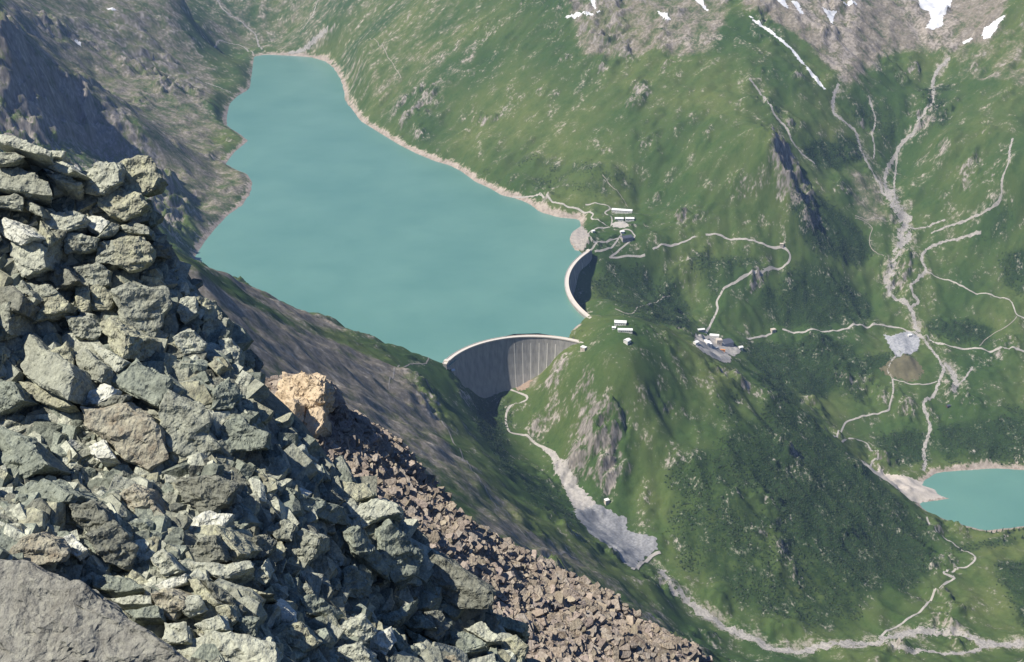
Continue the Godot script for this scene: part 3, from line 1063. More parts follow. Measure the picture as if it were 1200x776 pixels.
const STREAMS := [
	[11.0, "stony stream from the right basin through the gully", [1113,68,1107,74,1101,79,1095,90,1093,100,1094,112,1092,122,1084,131,1078,138,1075,147,1066,160,1055,171,1046,188,1038,204,1038,226]],
	[6.0, "second branch of the right gully stream", [1056,170,1051,182,1050,198,1048,214,1048,236]],
	[10.0, "stony stream from the left gully to the fan", [983,98,978,110,976,122,978,133,990,143,1001,152,1006,165,1010,178,1020,198,1031,216,1042,232]],
	[36.0, "wide boulder fan where both gully streams meet", [1042,222,1047,236,1054,248,1060,260,1061,272,1056,284]],
	[27.0, "narrowing boulder bed below the fan", [1058,278,1053,296,1046,310,1041,324,1043,338]],
	[11.0, "lower stream bed below the fan to the bridge", [1042,332,1045,346,1055,352,1065,358,1070,368,1073,382,1076,390]],
	[8.0, "stream joining from the right slope above the meadow", [1150,272,1130,278,1112,282,1097,287,1086,293,1080,304,1085,316,1077,326,1068,334,1070,345,1077,353,1068,360]],
	[6.0, "gravel side arm on the right of the fan", [1058,264,1070,268,1081,267,1095,262,1108,258]],
	[6.0, "long gravel rill from the right gully", [1187,162,1183,178,1182,190,1175,208,1174,222,1172,234,1163,243,1150,251,1135,257,1115,264,1091,274]],
	[8.0, "gravel stream below the valley road", [1078,391,1086,402,1095,414,1102,424,1106,433,1101,446,1095,462,1083,471,1083,480,1086,486]],
	[9.0, "waterfall bed dropping down the cliff to the lower lake", [1086,484,1090,500,1087,513,1083,526,1084,540,1082,552]],
	[16.0, "debris cone beside the gravel stream", [1106,428,1113,432,1118,440,1119,450,1117,460]],
	[5.0, "debris strip right of the cone", [1118,458,1124,450,1132,442,1140,430]],
	[20.0, "white gravel river running along the valley floor", [776,668,786,686,800,699,818,715,838,728,856,738,876,747,892,755,907,762,924,764,941,764,956,760,972,755,990,755,1010,755,1030,751,1048,747,1067,742,1086,740,1105,741,1124,743,1140,749,1155,755,1178,756,1204,755]],
	[11.0, "lower braid of the gravel river", [985,757,1010,759,1030,757,1058,760,1086,763,1115,766,1143,763,1155,756]],
	[7.0, "white rill running into the head of the reservoir", [238,44,256,48,275,52,288,57,297,63]],
	[8.0, "gravel gully above the head of the reservoir", [255,0,260,9,268,17,280,24,291,33,300,42,307,58]],
	[5.0, "pale rill above the far shore", [374,-4,369,10,365,20,360,27,355,34]],
	[18.0, "sandy cone at the far shore of the reservoir", [384,34,372,44,362,53,352,60,338,62]],
	[5.0, "small rill on the left shore slope", [241,97,256,102,271,109]],
	[5.0, "thin stony rill between the two gullies", [1018,112,1022,126,1026,142,1022,156,1025,172,1024,186]],
	[7.0, "rubbly track of an old slide left of the gullies", [878,92,890,108,905,128,922,150,928,165,938,178,955,192]],
]
const SNOW := [
	["largest snow field in the stony basin at the top right", [1076,-6,1118,-8,1114,8,1106,19,1106,30,1093,36,1084,34,1091,22,1088,13,1077,8]],
	["tilted snow patch near the upper right corner", [1150,42,1153,32,1160,29,1168,22,1180,19,1172,27,1168,35,1160,46,1154,46]],
	["short snow streak left of the tilted patch", [1127,49,1134,46,1141,45,1136,50,1129,52]],
	["funnel-shaped snow patch under the dark cliff", [963,9,972,12,981,12,978,20,976,29,972,24,968,17]],
	["narrow wedge of snow left of the funnel", [926,2,935,2,943,17,937,16]],
	["snow strip at the upper edge beside the cliff", [908,-6,918,-5,925,11,918,8]],
	["small flat snow patch under the cliff's right end", [987,4,995,1,1003,2,1005,7,994,8]],
	["forked snow patch on the top edge above the meadow", [812,-6,821,-4,826,5,833,13,824,11,818,4]],
	["curved snow patch at the top centre", [661,20,668,16,680,14,692,15,704,14,703,17,690,18,676,20,664,22]],
	["thin snow strip above the curved patch", [689,-6,696,-4,698,5,701,13,696,10,692,3]],
	["two-lobed snow patch near the dark rock notch", [768,11,774,14,784,20,787,24,780,23,773,18]],
	["small snow patch on the left far slope", [124,9,131,9,137,12,132,14,126,12]],
	["oval snow patch on the left mountainside", [85,46,91,46,96,50,96,55,91,53]],
	["long white snow ribbon lying in the left gully", [875,18,884,22,900,33,914,44,928,56,938,68,944,75,942,78,930,64,918,52,903,40,888,29]],
	["lower piece of the snow ribbon", [941,72,950,82,960,93,969,106,966,107,956,96,945,82]],
]

func roads_and_streams() -> void:
	var road := speckled("road_gravel", lin(0.28, 0.265, 0.24), lin(0.44, 0.42, 0.385), 0.03)
	var path := speckled("path_gravel", lin(0.20, 0.185, 0.155), lin(0.34, 0.32, 0.285), 0.05)
	var sd := 100
	for r in ROADS:
		sd += 1
		var foot: bool = r[0] == "footpath"
		structure(r[0], ribbon(spline(r[3], 5.0), r[1] * (1.0 if foot else 0.82), 0.55, 0.3 if foot else 0.05, sd), path if foot else road, r[2], "path" if foot else "road")
	var bed := speckled("stream_gravel", lin(0.17, 0.165, 0.15), lin(0.46, 0.435, 0.40), 0.03)
	for s in STREAMS:
		sd += 1
		structure("stream_bed", ribbon(spline(s[2], 4.0), s[0] * 0.85, 0.45, 0.75, sd, 3), bed, s[1], "stream bed")
		pebbles(spline(s[2], 9.0), s[0])
	boulder_stuff(bed)
	var snow := mat("old_snow", lin(0.62, 0.635, 0.65), 0.6)
	for s in SNOW:
		sd += 1
		structure("snow_patch", patch(s[1], 3.0, 0.9, sd, 2.5), snow, s[0], "snow")
	var grey := speckled("blasted_rubble", lin(0.13, 0.135, 0.14), lin(0.34, 0.345, 0.355), 0.03)
	structure("rubble_fill", patch([672,600,688,594,700,590,713,597,722,603,735,606,736,620,752,626,770,630,772,644,756,655,741,667,728,656,712,642,696,630,684,616], 3.0, 0.9, sd + 1, 3.0), grey, "grey rubble slope filling the gorge floor", "rubble")
	structure("rubble_road", ribbon(spline([741,668,752,660,763,653,774,648], 4.0), 7.0, 1.6, 0.1, 7), road, "pale bench at the foot of the grey rubble", "road")
	var gravel := speckled("washed_gravel", lin(0.22, 0.21, 0.195), lin(0.46, 0.44, 0.41), 0.03)
	structure("gravel_slope", patch([630,520,650,528,668,545,676,565,700,592,690,598,674,600,668,588,658,566,648,552,646,538], 3.0, 0.8, sd + 2, 3.0), gravel, "pale gravel slope below the gorge track", "gravel")
	structure("gravel_yard", patch([1034,391,1044,394,1052,391,1062,388,1071,390,1077,395,1079,404,1074,412,1060,416,1048,417,1043,409], 3.0, 0.8, sd + 3, 2.0), speckled("crushed_stone", lin(0.20, 0.21, 0.225), lin(0.42, 0.43, 0.445), 0.03), "grey gravel yard beside the valley road", "yard")
	structure("gravel_yard", patch([813,398,820,392,828,392,842,398,856,404,868,408,868,413,855,416,858,426,845,424,835,420,822,412,814,406], 2.5, 0.8, sd + 4, 2.0), gravel, "pale gravel terrace under the building site", "yard")
	structure("bare_earth", patch([1028,432,1040,424,1054,418,1072,420,1084,434,1078,446,1060,448,1042,442], 3.0, 0.5, sd + 5, 6.0), speckled("bare_soil", lin(0.105, 0.10, 0.055), lin(0.155, 0.14, 0.085), 0.03), "brownish bare ground below the gravel yard", "earth")
	structure("gravel_beach", patch([1010,542,1030,546,1050,556,1072,562,1084,566,1096,574,1114,584,1090,588,1070,588,1052,574,1035,562,1020,552], 3.0, 0.5, sd + 6, 4.0), speckled("beach_silt", lin(0.36, 0.33, 0.29), lin(0.52, 0.475, 0.42), 0.03), "pale silt beach at the end of the lower lake", "beach")
	structure("rocky_shore", patch([667,275,676,268,684,266,692,276,690,286,684,295,674,291,668,284], 3.0, 0.6, sd + 7, 3.0), speckled("shore_rock", lin(0.15, 0.14, 0.125), lin(0.46, 0.42, 0.38), 0.035), "pale bare rock headland beside the farther dam", "rock")
	structure("forecourt", patch([716,262,722,260,735,262,738,266,728,268,718,267], 2.5, 0.6, sd + 8, 1.0), road, "pale forecourt in front of the long halls", "yard")
	structure("bare_earth", patch([596,450,606,446,618,443,624,446,618,456,606,458], 2.5, 0.6, sd + 9, 3.0), speckled("reddish_soil", lin(0.22, 0.165, 0.125), lin(0.32, 0.25, 0.19), 0.04), "reddish bare soil at the dam foot", "earth")

# a sheet on the ground inside an outline given in the picture, with an uneven edge
func patch(flat: Array, cell: float, lift: float, sd: int, fray: float) -> ArrayMesh:
	var poly := PackedVector2Array()
	for k in range(0, flat.size(), 2):
		var p := hit(flat[k], flat[k + 1], true)
		poly.append(Vector2(p.x, p.z))
	var bounds := Rect2(poly[0], Vector2.ZERO)
	for p in poly: bounds = bounds.expand(p)
	var nz := noise(sd, 1.0 / 9.0, 3)
	var big := maxf(bounds.size.x, bounds.size.y)
	if big > 260: cell *= big / 260.0
	var x0 := bounds.position.x - 4
	var z0 := bounds.position.y - 4
	var cols := int((bounds.size.x + 8) / cell) + 2
	var rows := int((bounds.size.y + 8) / cell) + 2
	var v := PackedVector3Array()
	var n := PackedVector3Array()
	var idx := PackedInt32Array()
	var at := PackedInt32Array()
	at.resize(cols * rows)
	var inside := PackedByteArray()
	inside.resize(cols * rows)
	for j in rows:
		for i in cols:
			var p := Vector2(x0 + i * cell, z0 + j * cell)
			var q := p + Vector2(nz.get_noise_2d(p.x, p.y), nz.get_noise_2d(p.x + 999, p.y)) * fray * 2.0
			inside[j * cols + i] = 1 if Geometry2D.is_point_in_polygon(q, poly) else 0
			at[j * cols + i] = v.size()
			v.append(drape(p.x, p.y, lift * (1.0 if inside[j * cols + i] else 0.2) + 0.3 * absf(nz.get_noise_2d(p.x * 3, p.y * 3))))
			n.append(ground_normal(p.x, p.y))
	for j in rows - 1:
		for i in cols - 1:
			var k := j * cols + i
			var c := inside[k] + inside[k + 1] + inside[k + cols] + inside[k + cols + 1]
			if c == 4:
				idx.append_array([k, k + 1, k + cols, k + 1, k + cols + 1, k + cols])
			elif c == 3:
				if not inside[k + cols + 1]: idx.append_array([k, k + 1, k + cols])
				elif not inside[k]: idx.append_array([k + 1, k + cols + 1, k + cols])
				elif not inside[k + 1]: idx.append_array([k, k + cols + 1, k + cols])
				else: idx.append_array([k, k + 1, k + cols + 1])
	return mesh_of(v, idx, n)

# loose boulders in the stream beds, too many to count
var bed_stones := PackedFloat32Array()
func pebbles(line: PackedVector2Array, width: float) -> void:
	for p in line:
		for k in int(width * 0.4):
			var q := p + Vector2(rng.randf_range(-0.7, 0.7), rng.randf_range(-0.7, 0.7)) * width
			add_copy(bed_stones, drape(q.x, q.y, 0.2), rng.randf_range(0.6, 1.7), 0.8, rng.randf_range(0.55, 1.1))

func add_copy(to: PackedFloat32Array, p: Vector3, size: float, tall: float, tone: float, tint := Vector3.ONE) -> void:
	var b := Basis(Vector3.UP, rng.randf() * TAU) * Basis(Vector3.RIGHT, rng.randf_range(-0.4, 0.4)).scaled(Vector3(size * rng.randf_range(0.8, 1.25), size * tall, size))
	to.append_array([b.x.x, b.y.x, b.z.x, p.x, b.x.y, b.y.y, b.z.y, p.y, b.x.z, b.y.z, b.z.z, p.z, tone * tint.x, tone * tint.y, tone * tint.z, 1.0])

func scatter(called: String, mesh: Mesh, m: Material, buffer: PackedFloat32Array, parent: Node = self) -> MultiMeshInstance3D:
	var mm := MultiMesh.new()
	mm.transform_format = MultiMesh.TRANSFORM_3D
	mm.use_colors = true
	mm.mesh = mesh
	mm.instance_count = buffer.size() / 16
	mm.buffer = buffer
	var o := MultiMeshInstance3D.new()
	o.name = numbered(called) if parent == self else called
	o.multimesh = mm
	o.material_override = m
	parent.add_child(o, true)
	o.set_meta("kind", "stuff")
	return o

func boulder_stuff(_m: Material) -> void:
	var m := mat("stream_boulder", lin(0.44, 0.42, 0.39), 0.95)
	m.vertex_color_use_as_albedo = true
	var o := scatter("stream_boulders", stone(rng.randi(), Vector3(1, 1, 1), 8), m, bed_stones)
	tag(o, "pale boulders strewn along the stream beds", "boulders")

# ---------------------------------------------------------------- stones
# an angular stone: a box of the given size, its corners and edges broken off along random planes
func stone(sd: int, size: Vector3, cuts: int, rough := 0.0, edge := 0.0) -> ArrayMesh:
	var r := RandomNumberGenerator.new()
	r.seed = sd
	var s := size * 0.5
	var faces: Array[PackedVector3Array] = []
	var c := []
	for k in 8:
		c.append(Vector3(s.x if k & 1 else -s.x, s.y if k & 2 else -s.y, s.z if k & 4 else -s.z))
	for f in [[0, 2, 3, 1], [4, 5, 7, 6], [0, 4, 6, 2], [1, 3, 7, 5], [2, 6, 7, 3], [0, 1, 5, 4]]:
		faces.append(PackedVector3Array([c[f[0]], c[f[1]], c[f[2]], c[f[3]]]))
	for k in cuts:
		var d := Vector3(r.randfn(), r.randfn() * 0.8, r.randfn()).normalized()
		var reach := absf(d.x) * s.x + absf(d.y) * s.y + absf(d.z) * s.z
		faces = cut(faces, d, reach * r.randf_range(0.55, 0.85))
	return rough_mesh(faces, rough, edge, sd)

func cut(faces: Array[PackedVector3Array], d: Vector3, off: float) -> Array[PackedVector3Array]:
	var out: Array[PackedVector3Array] = []
	var rim := PackedVector3Array()
	for f in faces:
		var kept := PackedVector3Array()
		for k in f.size():
			var a := f[k]
			var b := f[(k + 1) % f.size()]
			var da := a.dot(d) - off
			var db := b.dot(d) - off
			if da <= 0: kept.append(a)
			if (da < 0) != (db < 0) and absf(da - db) > 1e-9:
				var p := a.lerp(b, da / (da - db))
				kept.append(p)
				rim.append(p)
		if kept.size() > 2: out.append(kept)
	if rim.size() > 2:
		var mid := Vector3.ZERO
		for p in rim: mid += p
		mid /= rim.size()
		var u := d.cross(Vector3.UP if absf(d.y) < 0.9 else Vector3.RIGHT).normalized()
		var w := d.cross(u)
		var order := []
		for p in rim: order.append([atan2((p - mid).dot(w), (p - mid).dot(u)), p])
		order.sort_custom(func(x, y): return x[0] < y[0])
		var cap := PackedVector3Array()
		for x in order:
			if cap.is_empty() or cap[-1].distance_to(x[1]) > 1e-5: cap.append(x[1])
		if cap.size() > 2: out.append(cap)
	return out

# faces to triangles; with an edge length, cut small and pushed about so that the faces are broken rock
func rough_mesh(faces: Array[PackedVector3Array], rough: float, edge: float, sd: int) -> ArrayMesh:
	var v := PackedVector3Array()
	var mid := Vector3.ZERO
	var cnt := 0
	for f in faces:
		for p in f:
			mid += p
			cnt += 1
	mid /= cnt
	for f in faces:
		var c := Vector3.ZERO
		for p in f: c += p
		c /= f.size()
		for k in f.size():
			var a := f[k]
			var b := f[(k + 1) % f.size()]
			if f.size() == 3:
				if k == 0: split_tri(v, f[0], f[1], f[2], edge, 0)
			else:
				split_tri(v, a, b, c, edge, 0)
	if rough > 0.0:
		var n1 := noise(sd, 0.55 / maxf(edge * 3.0, 0.02), 3)
		var n2 := noise(sd + 7, 0.16 / maxf(edge * 3.0, 0.02), 2, FastNoiseLite.TYPE_SIMPLEX_SMOOTH, FastNoiseLite.FRACTAL_RIDGED)
		for k in v.size():
			var p := v[k]
			var out := (p - mid).normalized()
			var q := p * Vector3(1, 2.2, 1)
			var s := n1.get_noise_3dv(q) + 0.9 * n2.get_noise_3dv(q)
			s = lerpf(s, roundf(s * 2.6) / 2.6, 0.8)       # broken in flakes
			v[k] = p + out * s * rough * 1.3 + Vector3(n1.get_noise_3d(p.y, p.z, p.x), n1.get_noise_3d(p.z, p.x, p.y), n1.get_noise_3d(p.x + 9.0, p.z, p.y)) * rough * 0.4
	# turn every face outwards
	for k in range(0, v.size(), 3):
		var n := (v[k + 2] - v[k]).cross(v[k + 1] - v[k])
		if n.dot((v[k] + v[k + 1] + v[k + 2]) / 3.0 - mid) < 0:
			var t := v[k + 1]
			v[k + 1] = v[k + 2]
			v[k + 2] = t
	var a := []
	a.resize(Mesh.ARRAY_MAX)
	a[Mesh.ARRAY_VERTEX] = v
	var n := PackedVector3Array()
	n.resize(v.size())
	for k in range(0, v.size(), 3):
		var f := (v[k + 2] - v[k]).cross(v[k + 1] - v[k]).normalized()
		n[k] = f
		n[k + 1] = f
		n[k + 2] = f
	a[Mesh.ARRAY_NORMAL] = n
	var m := ArrayMesh.new()
	m.add_surface_from_arrays(Mesh.PRIMITIVE_TRIANGLES, a)
	return m

func split_tri(v: PackedVector3Array, a: Vector3, b: Vector3, c: Vector3, edge: float, depth: int) -> void:
	if edge > 0.0 and depth < 9:
		var ab := a.distance_to(b)
		var bc := b.distance_to(c)
		var ca := c.distance_to(a)
		var most := maxf(ab, maxf(bc, ca))
		if most > edge:
			if most == ab:
				var m := (a + b) * 0.5
				split_tri(v, a, m, c, edge, depth + 1)
				split_tri(v, m, b, c, edge, depth + 1)
			elif most == bc:
				var m := (b + c) * 0.5
				split_tri(v, a, b, m, edge, depth + 1)
				split_tri(v, a, m, c, edge, depth + 1)
			else:
				var m := (c + a) * 0.5
				split_tri(v, a, b, m, edge, depth + 1)
				split_tri(v, m, b, c, edge, depth + 1)
			return
	v.append(a)
	v.append(b)
	v.append(c)

# ---------------------------------------------------------------- buildings
func gable_roof(l: float, w: float, rise: float, eave: float) -> ArrayMesh:
	var st := SurfaceTool.new()
	st.begin(Mesh.PRIMITIVE_TRIANGLES)
	var x := l * 0.5 + eave
	var z := w * 0.5 + eave
	var t := 0.35
	var a := [Vector3(-x, 0, -z), Vector3(x, 0, -z), Vector3(x, rise, 0), Vector3(-x, rise, 0), Vector3(-x, 0, z), Vector3(x, 0, z)]
	var b := []
	for p in a: b.append(p + Vector3(0, t, 0))
	quad(st, b[0], b[3], b[2], b[1])
	quad(st, b[3], b[4], b[5], b[2])
	quad(st, a[0], a[1], a[2], a[3])
	quad(st, a[3], a[2], a[5], a[4])
	quad(st, a[0], b[0], b[1], a[1])
	quad(st, a[4], a[5], b[5], b[4])
	for e in [[0, 3], [3, 4]]: quad(st, a[e[0]], a[e[1]], b[e[1]], b[e[0]])
	for e in [[1, 2], [2, 5]]: quad(st, a[e[0]], b[e[0]], b[e[1]], a[e[1]])
	return st.commit()

func gable_walls(l: float, w: float, h: float, rise: float) -> ArrayMesh:
	var st := SurfaceTool.new()
	st.begin(Mesh.PRIMITIVE_TRIANGLES)
	box(st, Vector3(0, h * 0.5 - 3.0, 0), Vector3(l, h + 6.0, w))
	for e in [-1, 1]:
		tri(st, Vector3(e * l * 0.5, h, -w * 0.5), Vector3(e * l * 0.5, h + rise, 0), Vector3(e * l * 0.5, h, w * 0.5))
	return st.commit()

# [name, label, category, px, py, length, width, height, roof rise (0 flat), turn, wall, roof]
const BUILDINGS := [
	["long_hall", "upper long white-roofed hall above the farther dam", "hall", 729, 249, 58, 15, 8, 2.5, -12, "white_wall", "white_roof"],
	["long_hall", "lower white-roofed hall with a gap in its roof, left half", "hall", 725.5, 258, 24, 12, 6, 2.0, -2, "white_wall", "white_roof"],
	["long_hall", "lower white-roofed hall, right half beyond the gap", "hall", 738, 258, 24, 12, 6, 2.0, -2, "white_wall", "white_roof"],
	["house", "dark-roofed house inside the road loop by the farther dam", "house", 734, 281, 30, 17, 8, 5.0, 22, "stone_wall", "slate_roof"],
	["kiosk", "small white hut at the top of the road loop", "hut", 729, 273, 11, 9, 5, 2.0, 10, "white_wall", "white_roof"],
	["shed", "little white shed at the far dam's upper end", "shed", 695, 272, 8, 7, 4, 1.5, 30, "white_wall", "white_roof"],
	["alpine_hut", "uppermost white hut on the hill between the dams", "hut", 727, 380.5, 26, 13, 7, 3.5, -8, "white_wall", "white_roof"],
	["alpine_hut", "small annex left of the uppermost hill hut", "hut", 719.5, 385.5, 8, 7, 4, 2.0, -8, "white_wall", "white_roof"],
	["alpine_hut", "long low white hut in the middle of the hill", "hut", 732.5, 388.5, 32, 10, 5, 2.5, -3, "white_wall", "white_roof"],
	["alpine_hut", "lowest boxy white hut on the hilltop meadow", "hut", 735, 401.5, 13, 11, 6, 2.5, 50, "white_wall", "white_roof"],
	["site_hall", "white flat-roofed hall at the top of the building site", "hall", 837, 396, 24, 12, 8, 0, -12, "white_wall", "white_roof"],
	["site_hall", "big dark grey hall at the building site", "hall", 851, 405, 28, 26, 12, 4.0, 28, "grey_wall", "slate_roof"],
	["site_block", "beige concrete block beside the dark hall", "block", 842.5, 401.5, 14, 14, 9, 0, 5, "beige_wall", "beige_wall"],
	["site_container", "left of two narrow white sheds on the gravel terrace", "shed", 828, 402.5, 6, 20, 5, 0, 12, "white_wall", "white_roof"],
	["site_container", "right of two narrow white sheds on the gravel terrace", "shed", 831.5, 403.5, 6, 20, 5, 0, 12, "white_wall", "white_roof"],
	["site_container", "orange container in front of the dark hall", "container", 847, 411.5, 12, 4, 4, 0, -8, "orange_wall", "orange_wall"],
	["site_shed", "white shed on the left end of the gravel terrace", "shed", 815.5, 404, 11, 9, 7, 2.5, 40, "white_wall", "white_roof"],
	["site_shed", "grey shed above the road's lower end", "shed", 821.5, 388, 18, 8, 5, 2.0, 14, "grey_wall", "white_roof"],
	["site_shed", "pale shed on the right tip of the gravel terrace", "shed", 868, 409, 10, 9, 6, 2.0, 20, "white_wall", "white_roof"],
	["site_container", "blue-grey container left of the orange one", "container", 840, 409, 9, 4, 4, 0, 30, "grey_wall", "grey_wall"],
	["valve_house", "pale valve house at the right end of the near dam", "house", 684, 410, 12, 9, 7, 0, -40, "beige_wall", "white_roof"],
	["valve_house", "small pale house at the left end of the near dam", "house", 531, 437, 8, 8, 7, 0, 20, "beige_wall", "white_roof"],
	["barn", "small dark barn on the meadow right of the stream", "barn", 1111, 477, 9, 7, 4, 3.0, 20, "timber_wall", "slate_roof"],
	["tunnel_portal", "concrete tunnel mouth at the right end of the short gallery road", "portal", 906, 389, 12, 10, 8, 0, 20, "beige_wall", "beige_wall"],
	["tunnel_portal", "concrete tunnel mouth beside the road hairpin", "portal", 916, 288, 10, 8, 6, 0, -10, "beige_wall", "beige_wall"],
	["yard_hut", "white hut on the upper edge of the grey gravel yard", "hut", 1066, 394, 9, 7, 4, 1.5, 10, "white_wall", "white_roof"],
	["pump_house", "pale block on the flat above the grey rubble", "block", 711, 590, 9, 8, 9, 0, 25, "beige_wall", "white_roof"],
]
func buildings() -> void:
	var wall := {"white_wall": mat("white_plaster", lin(0.66, 0.65, 0.62)), "stone_wall": mat("grey_masonry", lin(0.34, 0.32, 0.30)), "grey_wall": mat("grey_cladding", lin(0.28, 0.30, 0.33)), "beige_wall": mat("beige_concrete", lin(0.50, 0.45, 0.39)), "orange_wall": mat("orange_steel", lin(0.55, 0.24, 0.09)), "timber_wall": mat("dark_timber", lin(0.10, 0.075, 0.055)),
		"white_roof": mat("white_sheet_roof", lin(0.74, 0.74, 0.73), 0.6), "slate_roof": mat("slate_roof", lin(0.075, 0.085, 0.11), 0.7)}
	var glass := mat("window_glass", lin(0.03, 0.04, 0.05), 0.15)
	var door_m := mat("door_timber", lin(0.16, 0.11, 0.07))
	for b in BUILDINGS:
		var p := hit(b[3], b[4], true)
		var root := thing(b[0], b[1], b[2], Vector3(p.x, ground(p.x, p.z), p.z))
		root.rotation_degrees.y = b[9]
		var l: float = b[5]
		var w: float = b[6]
		var h: float = b[7]
		var rise: float = b[8]
		part("wall", gable_walls(l, w, h, rise) if rise > 0 else box_mesh(Vector3(l, h + 6.0, w), Vector3(0, h * 0.5 - 3.0, 0)), wall[b[10]], root)
		part("roof", gable_roof(l, w, rise, 0.7) if rise > 0 else box_mesh(Vector3(l + 0.8, 0.6, w + 0.8), Vector3(0, 0.3, 0)), wall[b[11]], root, Vector3(0, h + 0.05, 0))
		var gap := 4.5
		for k in int((l - 3.0) / gap):
			var x := -l * 0.5 + 2.8 + k * gap
			if k == 1:
				part("door", box_mesh(Vector3(1.8, 2.4, 0.12)), door_m, root, Vector3(x, 1.4, w * 0.5 + 0.06))
			else:
				part("window", box_mesh(Vector3(1.7, 1.5, 0.1)), glass, root, Vector3(x, minf(h * 0.6, 3.6), w * 0.5 + 0.05))

# ---------------------------------------------------------------- shrubs and trees
func leaf_clump(sd: int, leaves: int, size: float, tall: float) -> ArrayMesh:
	var r := RandomNumberGenerator.new()
	r.seed = sd
	var v := PackedVector3Array()
	var n := PackedVector3Array()
	for k in leaves:
		var d := Vector3(r.randfn(), absf(r.randfn()) * 0.9 + 0.05, r.randfn()).normalized()
		var c := Vector3(d.x, d.y * tall, d.z) * r.randf_range(0.55, 1.0)
		var u := Vector3(r.randfn(), r.randfn(), r.randfn()).cross(d).normalized()
		var f := (d + Vector3(r.randfn(), r.randfn(), r.randfn()) * 0.35).normalized()
		u = (u - f * u.dot(f)).normalized()
		var w := f.cross(u)
		var s := size * r.randf_range(0.6, 1.3)
		var lf := [c + u * s, c - u * s * 0.5 + w * s * 0.8, c - u * s * 0.5 - w * s * 0.8]
		if (lf[2] - lf[0]).cross(lf[1] - lf[0]).dot(d) < 0: lf.reverse()      # outer side out
		for q in lf:
			v.append(q)
			n.append((d * 0.7 + f * 0.5).normalized())
	return mesh_of(v, PackedInt32Array(range(v.size())), n)

func plants() -> void:
	var buf := [PackedFloat32Array(), PackedFloat32Array()]
	var clump := noise(71, 1.0 / 90.0, 5)
	for j in map_nz:
		var z := Z0 + j * MAP
		if z > -1800 or z < -4400: continue
		for i in map_nx:
			var s: int = cover_bytes[SHRUB][j * map_nx + i]
			if s < 40: continue
			var x := X0 + i * MAP
			var q := s / 255.0 + 0.8 * clump.get_noise_2d(x, z)
			var want := clampf((q - 0.34) * 13.0, 0.0, 12.0)
			for k in int(want + rng.randf()):
				var px := x + rng.randf() * MAP
				var pz := z + rng.randf() * MAP
				var y := ground(px, pz)
				if y < LOW + 2.0 or (y < 2.0 and shore_near(px, pz)): continue
				var sz := rng.randf_range(1.0, 2.6)
				add_copy(buf[rng.randi() % 2], Vector3(px, y - 0.3, pz), sz, rng.randf_range(0.7, 1.3), rng.randf_range(0.75, 1.25), Vector3(rng.randf_range(0.85, 1.15), 1.0, rng.randf_range(0.85, 1.1)))
	for k in 2:
		var m := mat("shrub_leaves_%d" % k, lin(0.060, 0.094, 0.040) if k == 0 else lin(0.042, 0.072, 0.034), 0.9)
		m.vertex_color_use_as_albedo = true
		m.backlight_enabled = true
		m.backlight = lin(0.05, 0.08, 0.02)
		var o := scatter("alpine_shrubs", leaf_clump(80 + k, 40, 0.36, 0.8), m, buf[k])
		tag(o, ["green alder thickets on the valley slopes", "dwarf pine thickets on the valley slopes"][k], "shrubs")
	# single trees by the lower reservoir
	var bark := mat("spruce_bark", lin(0.09, 0.065, 0.045))
	var needles := mat("spruce_needles", lin(0.028, 0.048, 0.022))
	var spots := [[1156,624],[1162,625],[1168,624],[1175,623],[1181,624],[1188,622],[1194,622],[1199,621],[1176,634],[1189,632],[1198,631],[1170,664],[1184,668],[1195,662]]
	var words := ["first", "second", "third", "fourth", "fifth", "sixth", "seventh", "eighth"]
	for k in spots.size():
		var p := hit(spots[k][0], spots[k][1], true)
		var h := rng.randf_range(8.0, 12.0)
		var label: String = "%s dark tree from the left in the lakeside row" % words[k] if k < 8 else ["left tree behind the lakeside row", "middle tree behind the lakeside row", "tree behind the lakeside row at the picture's edge", "left tree on the meadow thicket", "middle tree on the meadow thicket", "right tree on the meadow thicket"][k - 8]
		var root := thing("spruce_tree", label, "tree", Vector3(p.x, ground(p.x, p.z) - 0.3, p.z), "trees by the lower lake")
		var trunk := CylinderMesh.new()
		trunk.bottom_radius = 0.3
		trunk.top_radius = 0.06
		trunk.height = h
		trunk.radial_segments = 7
		part("trunk", trunk, bark, root, Vector3(0, h * 0.5, 0))
		part("crown", spruce_crown(200 + k, h), needles, root)

func shore_near(x: float, z: float) -> bool:
	base_height(x, z)
	return shore_far < 6.0

func spruce_crown(sd: int, h: float) -> ArrayMesh:
	var r := RandomNumberGenerator.new()
	r.seed = sd
	var st := SurfaceTool.new()
	st.begin(Mesh.PRIMITIVE_TRIANGLES)
	for k in 150:
		var t := pow(r.randf(), 0.8)
		var y := lerpf(0.10, 0.98, t) * h
		var len := (1.0 - t) * h * 0.24 * r.randf_range(0.7, 1.15) + 0.2
		var a := r.randf() * TAU
		var d := Vector3(cos(a), -0.25, sin(a))
		var s := Vector3(-sin(a), 0, cos(a)) * len * 0.3
		var b := Vector3(0, y, 0)
		tri(st, b, b + d * len + s, b + d * len * 0.75 - s)
		tri(st, b + Vector3(0, 0.25, 0), b + d * len * 0.8 - s, b + d * len + s * 0.4)
	return st.commit()

